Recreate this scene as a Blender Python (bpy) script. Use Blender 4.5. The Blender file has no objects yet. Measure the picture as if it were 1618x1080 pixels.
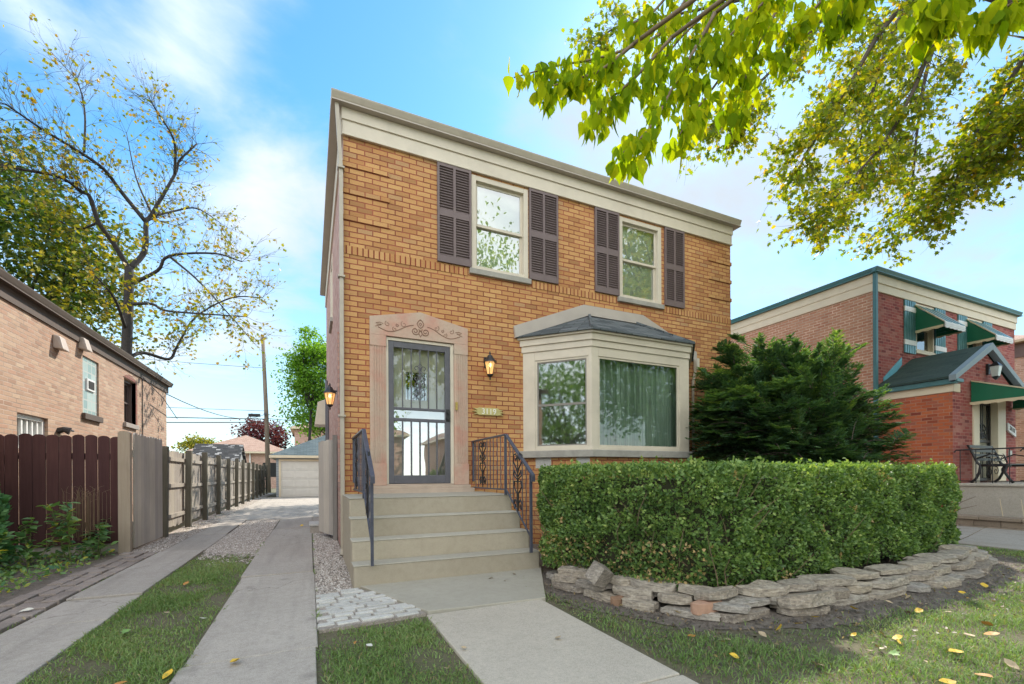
import bpy, bmesh, math, random
import numpy as np
from mathutils import Vector
R = math.radians
rng = np.random.default_rng(7)
random.seed(7)
sc = bpy.context.scene
COL = sc.collection

# ------------------------------------------------------------------ camera
TH, ROLL, FPX, Y0 = R(24.1955), R(-0.2907), 710.908, 749.613
CAMP = np.array([0.0, -6.6, 1.1])
_r0 = np.array([math.cos(TH), -math.sin(TH), 0.0]); _f0 = np.array([math.sin(TH), math.cos(TH), 0.0]); _u0 = np.array([0, 0, 1.0])
_rt = math.cos(ROLL) * _r0 + math.sin(ROLL) * _u0
_up = -math.sin(ROLL) * _r0 + math.cos(ROLL) * _u0
cd = bpy.data.cameras.new("camera"); cam = bpy.data.objects.new("camera", cd); COL.objects.link(cam)
from mathutils import Matrix
cam.matrix_world = Matrix(((_rt[0], _up[0], -_f0[0], CAMP[0]), (_rt[1], _up[1], -_f0[1], CAMP[1]), (_rt[2], _up[2], -_f0[2], CAMP[2]), (0, 0, 0, 1)))
cd.sensor_width = 36; cd.lens = FPX / 1618 * 36; cd.shift_y = (Y0 - 540) / 1618
cd.clip_start = 0.05; cd.clip_end = 3000
sc.camera = cam

def ray(px, py):
    return _rt * ((px - 809) / FPX) + _up * ((Y0 - py) / FPX) + _f0
def atY(px, py, Y):
    v = ray(px, py); return CAMP + v * ((Y + 6.6) / v[1])
def atD(px, py, d):
    return CAMP + ray(px, py) * d

# ------------------------------------------------------------------ light
SUN_AZ = R(46)      # east of the facade's inward normal
SUN_EL = R(42)
S = np.array([math.sin(SUN_AZ) * math.cos(SUN_EL), math.cos(SUN_AZ) * math.cos(SUN_EL), math.sin(SUN_EL)])
sl = bpy.data.lights.new("sun", 'SUN'); sl.energy = 2.2; sl.angle = R(0.5); sl.color = (1.0, 0.93, 0.82)
so = bpy.data.objects.new("sun", sl); COL.objects.link(so)
so.rotation_euler = Vector(S).to_track_quat('Z', 'Y').to_euler()

world = bpy.data.worlds.new("World"); sc.world = world; world.use_nodes = True
wt = world.node_tree; wn = wt.nodes; wl = wt.links; wn.clear()
def N(tree, t, **kw):
    n = tree.nodes.new(t)
    for k, v in kw.items():
        if k in n.inputs.keys(): n.inputs[k].default_value = v
        else: setattr(n, k, v)
    return n
out = N(wt, 'ShaderNodeOutputWorld'); bg = N(wt, 'ShaderNodeBackground')
sky = N(wt, 'ShaderNodeTexSky', sky_type='NISHITA', sun_disc=False, sun_elevation=SUN_EL, sun_rotation=SUN_AZ, dust_density=0.2, ozone_density=1.2, air_density=1.0, altitude=180.0)
hsv = N(wt, 'ShaderNodeHueSaturation'); hsv.inputs['Saturation'].default_value = 1.15; hsv.inputs['Value'].default_value = 0.88
sm = N(wt, 'ShaderNodeMixRGB', blend_type='MULTIPLY'); sm.inputs['Fac'].default_value = 1; sm.inputs['Color2'].default_value = (.80, 1.03, 1.04, 1)
wl.new(sky.outputs[0], sm.inputs['Color1']); wl.new(sm.outputs[0], hsv.inputs['Color'])
tc = N(wt, 'ShaderNodeTexCoord')
# wispy clouds on a plane high above: direction divided by its height
sep = N(wt, 'ShaderNodeSeparateXYZ'); wl.new(tc.outputs['Generated'], sep.inputs[0])
mx = N(wt, 'ShaderNodeMath', operation='MAXIMUM'); wl.new(sep.outputs['Z'], mx.inputs[0]); mx.inputs[1].default_value = 0.0
ad = N(wt, 'ShaderNodeMath', operation='ADD'); wl.new(mx.outputs[0], ad.inputs[0]); ad.inputs[1].default_value = 0.22
dx = N(wt, 'ShaderNodeMath', operation='DIVIDE'); wl.new(sep.outputs['X'], dx.inputs[0]); wl.new(ad.outputs[0], dx.inputs[1])
dy = N(wt, 'ShaderNodeMath', operation='DIVIDE'); wl.new(sep.outputs['Y'], dy.inputs[0]); wl.new(ad.outputs[0], dy.inputs[1])
cmb = N(wt, 'ShaderNodeCombineXYZ'); wl.new(dx.outputs[0], cmb.inputs[0]); wl.new(dy.outputs[0], cmb.inputs[1])
mp = N(wt, 'ShaderNodeMapping'); mp.inputs['Location'].default_value = (3.1, 1.7, 0.4); mp.inputs['Rotation'].default_value = (0, 0, R(25)); mp.inputs['Scale'].default_value = (1.0, 1.35, 1)
wl.new(cmb.outputs[0], mp.inputs[0])
nz = N(wt, 'ShaderNodeTexNoise'); nz.inputs['Scale'].default_value = 2.3; nz.inputs['Detail'].default_value = 7; nz.inputs['Roughness'].default_value = 0.57; nz.inputs['Distortion'].default_value = 0.25
wl.new(mp.outputs[0], nz.inputs['Vector'])
# broad cloud banks; those behind the camera are unseen, added as white fill
acc = None
def pdir(px, py): v = ray(px, py); return tuple(v / np.linalg.norm(v))
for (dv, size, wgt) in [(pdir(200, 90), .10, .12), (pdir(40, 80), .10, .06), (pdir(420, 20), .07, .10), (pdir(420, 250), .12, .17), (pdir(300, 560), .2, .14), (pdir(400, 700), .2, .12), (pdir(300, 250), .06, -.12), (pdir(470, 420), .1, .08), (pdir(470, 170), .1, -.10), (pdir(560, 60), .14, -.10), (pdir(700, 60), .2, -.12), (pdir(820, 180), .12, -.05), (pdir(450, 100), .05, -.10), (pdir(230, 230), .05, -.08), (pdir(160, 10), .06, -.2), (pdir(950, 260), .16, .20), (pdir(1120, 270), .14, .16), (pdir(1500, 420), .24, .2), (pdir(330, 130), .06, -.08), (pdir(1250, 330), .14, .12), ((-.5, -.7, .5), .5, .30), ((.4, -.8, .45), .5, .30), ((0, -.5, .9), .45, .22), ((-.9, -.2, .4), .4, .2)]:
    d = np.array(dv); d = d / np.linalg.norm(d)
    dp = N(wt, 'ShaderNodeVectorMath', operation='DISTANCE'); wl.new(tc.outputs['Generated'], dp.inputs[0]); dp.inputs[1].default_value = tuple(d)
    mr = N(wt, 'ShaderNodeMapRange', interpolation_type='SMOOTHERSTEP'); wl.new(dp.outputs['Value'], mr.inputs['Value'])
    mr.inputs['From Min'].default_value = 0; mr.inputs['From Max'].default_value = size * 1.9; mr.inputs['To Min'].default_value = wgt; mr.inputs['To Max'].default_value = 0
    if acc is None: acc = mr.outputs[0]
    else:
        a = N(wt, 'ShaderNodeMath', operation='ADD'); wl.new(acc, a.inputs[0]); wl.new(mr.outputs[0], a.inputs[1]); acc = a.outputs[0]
a = N(wt, 'ShaderNodeMath', operation='ADD'); wl.new(nz.outputs['Fac'], a.inputs[0]); wl.new(acc, a.inputs[1])
cr = N(wt, 'ShaderNodeMapRange', interpolation_type='SMOOTHSTEP'); wl.new(a.outputs[0], cr.inputs['Value'])
cr.inputs['From Min'].default_value = 0.40; cr.inputs['From Max'].default_value = 0.92; cr.inputs['To Min'].default_value = 0.0; cr.inputs['To Max'].default_value = 0.86
# thin white veil near the horizon
hz = N(wt, 'ShaderNodeMapRange', interpolation_type='SMOOTHSTEP'); wl.new(sep.outputs['Z'], hz.inputs['Value'])
hz.inputs['From Min'].default_value = 0.0; hz.inputs['From Max'].default_value = 0.55; hz.inputs['To Min'].default_value = 0.62; hz.inputs['To Max'].default_value = 0.0
mxx = N(wt, 'ShaderNodeMath', operation='MAXIMUM'); wl.new(cr.outputs[0], mxx.inputs[0]); wl.new(hz.outputs[0], mxx.inputs[1])
mix = N(wt, 'ShaderNodeMixRGB'); wl.new(mxx.outputs[0], mix.inputs['Fac']); wl.new(hsv.outputs[0], mix.inputs['Color1'])
# unseen clouds behind the camera, brightened to add fill light on the shaded facade
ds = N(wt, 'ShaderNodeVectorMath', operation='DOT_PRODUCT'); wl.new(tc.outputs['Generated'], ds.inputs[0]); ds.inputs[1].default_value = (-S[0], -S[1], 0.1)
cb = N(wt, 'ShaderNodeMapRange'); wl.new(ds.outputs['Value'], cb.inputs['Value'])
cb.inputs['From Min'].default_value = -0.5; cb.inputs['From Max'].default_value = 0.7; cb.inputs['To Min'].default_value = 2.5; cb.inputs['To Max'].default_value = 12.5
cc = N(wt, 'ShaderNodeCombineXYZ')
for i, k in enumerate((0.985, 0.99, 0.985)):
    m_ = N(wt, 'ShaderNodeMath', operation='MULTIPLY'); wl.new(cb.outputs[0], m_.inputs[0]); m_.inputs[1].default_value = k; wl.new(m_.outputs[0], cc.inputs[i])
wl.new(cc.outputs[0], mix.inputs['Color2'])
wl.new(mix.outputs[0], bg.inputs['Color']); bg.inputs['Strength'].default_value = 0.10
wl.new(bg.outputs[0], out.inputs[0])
sc.view_settings.view_transform = 'Standard'; sc.view_settings.look = 'None'; sc.view_settings.gamma = 1
sc.view_settings.exposure = 1.66
sc.cycles.use_denoising = True
sc.cycles.max_bounces = 8; sc.cycles.transparent_max_bounces = 12; sc.cycles.sample_clamp_indirect = 6

# ------------------------------------------------------------------ mesh helpers
class F:                                    # a wall frame: u along, n outward, z up
    def __init__(s, o=(0, 0, 0), u=(1, 0, 0), n=(0, -1, 0)):
        s.o = np.array(o, float); s.u = np.array(u, float); s.n = np.array(n, float); s.z = np.array([0, 0, 1.0])
    def p(s, u, n, z): return s.o + s.u * u + s.n * n + s.z * z
FRONT = F()                                 # y = 0, facing the street; n = towards the camera
XYZ = F((0, 0, 0), (1, 0, 0), (0, 1, 0))    # plain world axes
ORG = {}
class MB:
    def __init__(s): s.v = []; s.f = []; s.mi = []
    def add(s, vs, fs, m=0):
        b = len(s.v); s.v.extend([tuple(map(float, q)) for q in vs]); s.f.extend([tuple(i + b for i in q) for q in fs]); s.mi.extend([m] * len(fs)); return s
    def box(s, u0, u1, n0, n1, z0, z1, fr=XYZ, m=0):
        vs = [fr.p(u, n, z) for z in (z0, z1) for n in (n0, n1) for u in (u0, u1)]
        return s.add(vs, [(0, 2, 3, 1), (4, 5, 7, 6), (0, 1, 5, 4), (2, 6, 7, 3), (0, 4, 6, 2), (1, 3, 7, 5)], m)
    def hexa(s, pts, m=0):                  # 8 points: bottom ring then top ring
        return s.add(pts, [(3, 2, 1, 0), (4, 5, 6, 7), (0, 1, 5, 4), (1, 2, 6, 5), (2, 3, 7, 6), (3, 0, 4, 7)], m)
    def prism(s, poly, d, m=0):             # polygon (3-D points) pushed along vector d
        n = len(poly); poly = [np.array(q, float) for q in poly]; d = np.array(d, float)
        return s.add(poly + [q + d for q in poly], [tuple(range(n))[::-1], tuple(range(n, 2 * n))] + [(i, (i + 1) % n, (i + 1) % n + n, i + n) for i in range(n)], m)
    def slab(s, xy, z0, z1, m=0): return s.prism([(x, y, z0) for x, y in xy], (0, 0, z1 - z0), m)
    def quad(s, *pts, m=0): return s.add(pts, [tuple(range(len(pts)))], m)
    def tube(s, pts, rad, n=6, m=0, cap=True):
        P = np.array(pts, float); k = len(P)
        rad = np.full(k, rad) if np.isscalar(rad) else np.array(rad, float)
        T = np.gradient(P, axis=0); T /= np.linalg.norm(T, axis=1)[:, None] + 1e-12
        a = np.array([0, 0, 1.0]) if abs(T[0][2]) < .9 else np.array([1.0, 0, 0])
        vs = []
        for i in range(k):
            a = a - T[i] * (a @ T[i]); a /= np.linalg.norm(a) + 1e-12; b = np.cross(T[i], a)
            for j in range(n):
                t = 2 * math.pi * (j + .5) / n; vs.append(P[i] + rad[i] * (a * math.cos(t) + b * math.sin(t)))
        fs = [(i * n + j, i * n + (j + 1) % n, (i + 1) * n + (j + 1) % n, (i + 1) * n + j) for i in range(k - 1) for j in range(n)]
        if cap: fs += [tuple(range(n))[::-1], tuple(range((k - 1) * n, k * n))]
        return s.add(vs, fs, m)
    def lathe(s, prof, c, n=12, m=0, rot=0):
        vs = [(c[0] + r * math.cos(rot + 2 * math.pi * j / n), c[1] + r * math.sin(rot + 2 * math.pi * j / n), c[2] + z) for r, z in prof for j in range(n)]
        k = len(prof)
        fs = [(i * n + j, i * n + (j + 1) % n, (i + 1) * n + (j + 1) % n, (i + 1) * n + j) for i in range(k - 1) for j in range(n)]
        fs += [tuple(range(n))[::-1], tuple(range((k - 1) * n, k * n))]
        return s.add(vs, fs, m)
    def wall(s, fr, u0, u1, z0, z1, holes=(), depth=.1, m=0):
        us = sorted({u0, u1, *[h[0] for h in holes], *[h[1] for h in holes]}); zs = sorted({z0, z1, *[h[2] for h in holes], *[h[3] for h in holes]})
        for a, b in zip(us, us[1:]):
            for c, d in zip(zs, zs[1:]):
                um, zm = (a + b) / 2, (c + d) / 2
                if any(h[0] < um < h[1] and h[2] < zm < h[3] for h in holes): continue
                s.quad(fr.p(a, 0, c), fr.p(b, 0, c), fr.p(b, 0, d), fr.p(a, 0, d), m=m)
        for a, b, c, d in holes:
            e = -depth
            s.quad(fr.p(a, 0, c), fr.p(a, 0, d), fr.p(a, e, d), fr.p(a, e, c), m=m); s.quad(fr.p(b, 0, d), fr.p(b, 0, c), fr.p(b, e, c), fr.p(b, e, d), m=m)
            s.quad(fr.p(a, 0, d), fr.p(b, 0, d), fr.p(b, e, d), fr.p(a, e, d), m=m); s.quad(fr.p(b, 0, c), fr.p(a, 0, c), fr.p(a, e, c), fr.p(b, e, c), m=m)
        return s
    def build(s, name, mats, parent=None, smooth=False, bevel=0, seg=2, fix=True):
        V = np.array(s.v, float); o = ORG.get(parent.name, np.zeros(3)) if parent else np.zeros(3)
        return finish(name, V, s.f, mats, parent, o, s.mi, smooth, bevel, seg, fix)

def finish(name, V, faces, mats, parent, o, mi=None, smooth=False, bevel=0, seg=2, fix=True, tint=None):
    me = bpy.data.meshes.new(name)
    V = np.asarray(V, np.float64) - o
    if isinstance(faces, np.ndarray):
        k = faces.shape[1]; nf = len(faces)
        me.vertices.add(len(V)); me.vertices.foreach_set('co', V.astype(np.float32).ravel())
        me.loops.add(nf * k); me.loops.foreach_set('vertex_index', faces.astype(np.int32).ravel())
        me.polygons.add(nf); me.polygons.foreach_set('loop_start', np.arange(0, nf * k, k, dtype=np.int32)); me.polygons.foreach_set('loop_total', np.full(nf, k, np.int32))
        me.update(calc_edges=True)
    else:
        me.from_pydata(V.tolist(), [], faces); me.update()
        if fix:
            bm = bmesh.new(); bm.from_mesh(me); bmesh.ops.recalc_face_normals(bm, faces=bm.faces); bm.to_mesh(me); bm.free()
        if mi is not None and any(mi): me.polygons.foreach_set('material_index', np.array(mi, np.int32))
    mats = mats if isinstance(mats, (list, tuple)) else [mats]
    for m in mats: me.materials.append(m)
    if not isinstance(faces, np.ndarray): box_uv(me, o)
    if tint is not None:
        at = me.attributes.new('tint', 'FLOAT', 'POINT'); at.data.foreach_set('value', tint.astype(np.float32))
    if smooth: me.polygons.foreach_set('use_smooth', np.ones(len(me.polygons), bool))
    ob = bpy.data.objects.new(name, me); COL.objects.link(ob)
    if parent: ob.parent = parent
    ORG[ob.name] = np.array(o)
    if bevel:
        b = ob.modifiers.new('bevel', 'BEVEL'); b.width = bevel; b.segments = seg; b.limit_method = 'ANGLE'; b.angle_limit = R(40)
    return ob

def box_uv(me, o):
    nl = len(me.loops)
    if nl == 0: return
    co = np.empty(len(me.vertices) * 3, np.float32); me.vertices.foreach_get('co', co); co = co.reshape(-1, 3) + o
    li = np.empty(nl, np.int32); me.loops.foreach_get('vertex_index', li)
    nr = np.empty(len(me.polygons) * 3, np.float32); me.polygons.foreach_get('normal', nr); nr = nr.reshape(-1, 3)
    lt = np.empty(len(me.polygons), np.int32); me.polygons.foreach_get('loop_total', lt)
    n = np.repeat(nr, lt, axis=0); p = co[li]
    t = np.stack([-n[:, 1], n[:, 0], np.zeros(nl)], 1); L = np.linalg.norm(t, axis=1)
    flat = L < .2; t[flat] = (1, 0, 0); L[flat] = 1; t /= L[:, None]
    b = np.cross(n, t); b[flat] = (0, 1, 0)
    uv = np.stack([(p * t).sum(1), (p * b).sum(1)], 1).astype(np.float32)
    me.uv_layers.new(name='UVMap').data.foreach_set('uv', uv.ravel())

def empty(name, loc, label, cat, group=None):
    e = bpy.data.objects.new(name, None); COL.objects.link(e); e.location = loc; e.empty_display_size = .2
    ORG[e.name] = np.array(loc, float); tag(e, label, cat, group); return e
def tag(o, label=None, cat=None, group=None, kind=None):
    if label: o['label'] = label
    if cat: o['category'] = cat
    if group: o['group'] = group
    if kind: o['kind'] = kind
    return o
def copy_tree(o, loc=None, parent=None, rz=None, scale=None):
    c = o.copy(); COL.objects.link(c)
    if parent: c.parent = parent
    if loc is not None: c.location = loc
    if rz is not None: c.rotation_euler.z = rz
    if scale is not None: c.scale = scale
    for ch in o.children: copy_tree(ch, parent=c)
    return c

# ------------------------------------------------------------------ materials
def newmat(name):
    m = bpy.data.materials.new(name); m.use_nodes = True; t = m.node_tree; return m, t, t.nodes['Principled BSDF']
def ramp(t, src, stops):
    r = N(t, 'ShaderNodeValToRGB'); e = r.color_ramp.elements
    while len(e) < len(stops): e.new(.5)
    for i, (p, c) in enumerate(stops): e[i].position = p; e[i].color = (*c, 1)
    t.links.new(src, r.inputs[0]); return r.outputs[0]
def noise(t, vec, scale, detail=4, rough=.55, dist=0):
    n = N(t, 'ShaderNodeTexNoise'); n.inputs['Scale'].default_value = scale; n.inputs['Detail'].default_value = detail; n.inputs['Roughness'].default_value = rough; n.inputs['Distortion'].default_value = dist
    if vec is not None: t.links.new(vec, n.inputs['Vector'])
    return n.outputs['Fac']
def mixc(t, fac, a, b, mode='MIX'):
    m = N(t, 'ShaderNodeMixRGB', blend_type=mode)
    for s, k in ((fac, 'Fac'), (a, 'Color1'), (b, 'Color2')):
        if isinstance(s, (int, float)): m.inputs[k].default_value = s
        elif isinstance(s, tuple): m.inputs[k].default_value = (*s, 1)
        else: t.links.new(s, m.inputs[k])
    return m.outputs[0]
def mrange(t, src, a, b, c, d):
    m = N(t, 'ShaderNodeMapRange'); t.links.new(src, m.inputs[0])
    for i, v in zip(range(1, 5), (a, b, c, d)): m.inputs[i].default_value = v
    return m.outputs[0]
def bump(t, bs, h, strength=.4, dist=.01):
    b = N(t, 'ShaderNodeBump'); b.inputs['Strength'].default_value = strength; b.inputs['Distance'].default_value = dist
    t.links.new(h, b.inputs['Height']); t.links.new(b.outputs[0], bs.inputs['Normal']); return b
def objv(t): return N(t, 'ShaderNodeTexCoord').outputs['Object']
def uvv(t): return N(t, 'ShaderNodeTexCoord').outputs['UV']
def geov(t): return N(t, 'ShaderNodeNewGeometry').outputs['Position']

def plain(name, c, rough=.6, var=.12, scale=6, metal=0, bmp=.15, bs_scale=40, spec=.5, dirt=0):
    m, t, b = newmat(name); v = geov(t)
    n1 = noise(t, v, scale, 5, .6)
    lo = tuple(x * (1 - var) for x in c); hi = tuple(min(1, x * (1 + var)) for x in c)
    col = ramp(t, n1, [(.3, lo), (.7, hi)])
    if dirt:
        n2 = noise(t, v, scale * .35, 8, .7); col = mixc(t, mrange(t, n2, .5, .75, 0, dirt), col, tuple(x * .45 for x in c))
    t.links.new(col, b.inputs['Base Color']); b.inputs['Roughness'].default_value = rough; b.inputs['Metallic'].default_value = metal
    b.inputs['Specular IOR Level'].default_value = spec
    if bmp: bump(t, b, noise(t, v, bs_scale, 4), bmp, .004)
    return m

def brick(name, tones, mortar, bw=.2, rh=.0725, ms=.009, stain=.35, soot=(.08, .05, .03), mvar=.25, bmp=.7):
    m, t, b = newmat(name); v = uvv(t)
    wob = N(t, 'ShaderNodeVectorMath', operation='ADD'); t.links.new(v, wob.inputs[0])
    nv = N(t, 'ShaderNodeTexNoise'); nv.inputs['Scale'].default_value = 7; nv.inputs['Detail'].default_value = 3; t.links.new(v, nv.inputs['Vector'])
    sc_ = N(t, 'ShaderNodeVectorMath', operation='SCALE'); t.links.new(nv.outputs['Color'], sc_.inputs[0]); sc_.inputs['Scale'].default_value = .008
    t.links.new(sc_.outputs[0], wob.inputs[1])
    br = N(t, 'ShaderNodeTexBrick'); t.links.new(wob.outputs[0], br.inputs['Vector'])
    br.inputs['Color1'].default_value = (0, 0, 0, 1); br.inputs['Color2'].default_value = (1, 1, 1, 1); br.inputs['Mortar'].default_value = (.5, .5, .5, 1)
    for k, x in (('Scale', 1), ('Mortar Size', ms), ('Mortar Smooth', .25), ('Bias', 0), ('Brick Width', bw), ('Row Height', rh)): br.inputs[k].default_value = x
    n = len(tones); col = ramp(t, br.outputs['Color'], [(i / max(1, n - 1), c) for i, c in enumerate(tones)])
    fine = noise(t, v, 60, 6, .7)
    col = mixc(t, mrange(t, fine, .35, .7, 0, .45), col, mixc(t, .55, col, soot))
    big = noise(t, v, .9, 6, .6)
    col = mixc(t, mrange(t, big, .42, .72, 0, stain), col, mixc(t, .6, col, (.30, .10, .035)))
    mo = mixc(t, mrange(t, noise(t, v, 3, 5), .35, .65, 0, 1), tuple(x * (1 - mvar) for x in mortar), tuple(x * (1 + mvar) for x in mortar))
    col = mixc(t, br.outputs['Fac'], col, mo)
    t.links.new(col, b.inputs['Base Color']); b.inputs['Roughness'].default_value = .85; b.inputs['Specular IOR Level'].default_value = .25
    h = N(t, 'ShaderNodeMath', operation='SUBTRACT'); h.inputs[0].default_value = 1; t.links.new(br.outputs['Fac'], h.inputs[1])
    h2 = N(t, 'ShaderNodeMath', operation='MULTIPLY_ADD'); t.links.new(fine, h2.inputs[0]); h2.inputs[1].default_value = .35; t.links.new(h.outputs[0], h2.inputs[2])
    bump(t, b, h2.outputs[0], bmp, .012)
    return m

def shingle(name, tones, ms=.004, bw=.3, rh=.125):
    m, t, b = newmat(name); v = uvv(t)
    br = N(t, 'ShaderNodeTexBrick'); t.links.new(v, br.inputs['Vector'])
    br.inputs['Color1'].default_value = (0, 0, 0, 1); br.inputs['Color2'].default_value = (1, 1, 1, 1); br.inputs['Mortar'].default_value = (0, 0, 0, 1)
    for k, x in (('Scale', 1), ('Mortar Size', ms), ('Brick Width', bw), ('Row Height', rh), ('Bias', 0)): br.inputs[k].default_value = x
    col = ramp(t, br.outputs['Color'], [(i / (len(tones) - 1), c) for i, c in enumerate(tones)])
    g = noise(t, v, 180, 3, .7); col = mixc(t, mrange(t, g, .3, .7, 0, .5), col, mixc(t, .5, col, (.02, .02, .02)))
    col = mixc(t, br.outputs['Fac'], col, (.02, .022, .024))
    t.links.new(col, b.inputs['Base Color']); b.inputs['Roughness'].default_value = .95
    bump(t, b, br.outputs['Color'], .35, .01); return m

def wood(name, c, c2, bw=.14, grain=1.0, axis='x'):
    m, t, b = newmat(name); v = geov(t)
    mp = N(t, 'ShaderNodeMapping'); t.links.new(v, mp.inputs[0]); mp.inputs['Scale'].default_value = (22, 22, 1.2)
    n1 = noise(t, mp.outputs[0], 1.6, 6, .65, .6)
    col = ramp(t, n1, [(.3, c), (.7, c2)]); ri = N(t, 'ShaderNodeNewGeometry').outputs['Random Per Island']
    tone = N(t, 'ShaderNodeCombineXYZ'); g_ = mrange(t, ri, 0, 1, .78, 1.12); g2_ = mrange(t, ri, 0, 1, .82, 1.08)
    t.links.new(g_, tone.inputs[0]); t.links.new(g_, tone.inputs[1]); t.links.new(g2_, tone.inputs[2]); col = mixc(t, 1.0, col, tone.outputs[0], 'MULTIPLY')
    n2 = noise(t, v, .9, 5); col = mixc(t, mrange(t, n2, .4, .7, 0, .45), col, tuple(x * .55 for x in c))
    t.links.new(col, b.inputs['Base Color']); b.inputs['Roughness'].default_value = .8; b.inputs['Specular IOR Level'].default_value = .25
    bump(t, b, n1, .35, .004); return m

def concrete(name, c, c2, stain=.4, crack=0, scale=1.0, speck=1.0):
    m, t, b = newmat(name); v = geov(t)
    n1 = noise(t, v, 1.1 * scale, 8, .65); n2 = noise(t, v, 14, 6, .7); n3 = noise(t, v, 220, 2, .6)
    col = ramp(t, n1, [(.3, c), (.7, c2)])
    col = mixc(t, mrange(t, n2, .45, .75, 0, stain), col, tuple(x * .6 for x in c))
    n5 = noise(t, v, 48, 5, .75); col = mixc(t, mrange(t, n5, .5, .72, 0, .55 * speck), col, tuple(x * .62 for x in c)); col = mixc(t, mrange(t, n5, .3, .44, .4 * speck, 0), col, tuple(min(1, x * 1.3) for x in c2)); col = mixc(t, mrange(t, n3, .42, .68, 0, .5 * speck), col, tuple(min(1, x * 1.45) for x in c2))
    n4 = noise(t, v, 330, 2, .6); col = mixc(t, mrange(t, n4, .55, .7, 0, .55 * speck), col, tuple(x * .45 for x in c))
    ri = N(t, 'ShaderNodeNewGeometry').outputs['Random Per Island']
    tone = N(t, 'ShaderNodeCombineXYZ'); g_ = mrange(t, ri, 0, 1, .84, 1.08)
    for i in range(3): t.links.new(g_, tone.inputs[i])
    col = mixc(t, 1.0, col, tone.outputs[0], 'MULTIPLY')
    vo = N(t, 'ShaderNodeTexVoronoi', feature='DISTANCE_TO_EDGE'); vo.inputs['Scale'].default_value = .33; dv = N(t, 'ShaderNodeVectorMath', operation='ADD'); t.links.new(v, dv.inputs[0])
    dn = N(t, 'ShaderNodeTexNoise'); dn.inputs['Scale'].default_value = 3; dn.inputs['Detail'].default_value = 6; t.links.new(v, dn.inputs['Vector']); ds_ = N(t, 'ShaderNodeVectorMath', operation='SCALE'); ds_.inputs['Scale'].default_value = .5; t.links.new(dn.outputs['Color'], ds_.inputs[0]); t.links.new(ds_.outputs[0], dv.inputs[1]); t.links.new(dv.outputs[0], vo.inputs['Vector'])
    if crack:
        mp = N(t, 'ShaderNodeMapping'); t.links.new(v, mp.inputs[0]); mp.inputs['Scale'].default_value = (5, .35, 1); col = mixc(t, mrange(t, noise(t, mp.outputs[0], 1, 5, .6), .5, .75, 0, .45), col, tuple(x * .55 for x in c))
        vs = N(t, 'ShaderNodeTexVoronoi'); vs.inputs['Scale'].default_value = 1.7; t.links.new(v, vs.inputs['Vector']); col = mixc(t, mrange(t, vs.outputs['Distance'], .02, .12, .55, 0), col, tuple(x * .45 for x in c))
        col = mixc(t, mrange(t, vo.outputs['Distance'], 0, .0025, crack, 0), col, tuple(x * .3 for x in c))
    t.links.new(col, b.inputs['Base Color']); b.inputs['Roughness'].default_value = .9; b.inputs['Specular IOR Level'].default_value = .3
    bump(t, b, n3, .35, .003); return m

def glass(name, refl=.35, tintc=(.9, .95, .93), clear=.6, rough=0.0):
    m, t, b = newmat(name); t.nodes.remove(b); o = t.nodes['Material Output']
    g = N(t, 'ShaderNodeBsdfGlossy'); g.inputs['Roughness'].default_value = rough; g.inputs['Color'].default_value = (.95, .97, .97, 1)
    tr = N(t, 'ShaderNodeBsdfTransparent'); tr.inputs['Color'].default_value = (*tintc, 1)
    fr = N(t, 'ShaderNodeFresnel'); fr.inputs['IOR'].default_value = 1.5
    f2 = mrange(t, fr.outputs[0], 0, 1, refl, 1)
    mx_ = N(t, 'ShaderNodeMixShader'); t.links.new(f2, mx_.inputs[0]); t.links.new(tr.outputs[0], mx_.inputs[1]); t.links.new(g.outputs[0], mx_.inputs[2])
    # old panes are never quite flat
    bp = N(t, 'ShaderNodeBump'); bp.inputs['Strength'].default_value = .03; bp.inputs['Distance'].default_value = .05
    t.links.new(noise(t, geov(t), 1.6, 2), bp.inputs['Height']); t.links.new(bp.outputs[0], g.inputs['Normal'])
    t.links.new(mx_.outputs[0], o.inputs['Surface']); return m

def leaf(name, stops, trans=.45, rough=.5, tboost=1.5, spec=.4):
    m, t, b = newmat(name); o = t.nodes['Material Output']
    a = N(t, 'ShaderNodeAttribute', attribute_name='tint')
    col = ramp(t, a.outputs['Fac'], stops)
    t.links.new(col, b.inputs['Base Color']); b.inputs['Roughness'].default_value = rough; b.inputs['Specular IOR Level'].default_value = spec
    tl = N(t, 'ShaderNodeBsdfTranslucent')
    t.links.new(mixc(t, 1.0, col, (tboost, tboost * 1.02, tboost * .3), 'MULTIPLY'), tl.inputs['Color'])
    mx_ = N(t, 'ShaderNodeMixShader'); mx_.inputs[0].default_value = trans
    t.links.new(b.outputs[0], mx_.inputs[1]); t.links.new(tl.outputs[0], mx_.inputs[2]); t.links.new(mx_.outputs[0], o.inputs['Surface']); return m

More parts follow.
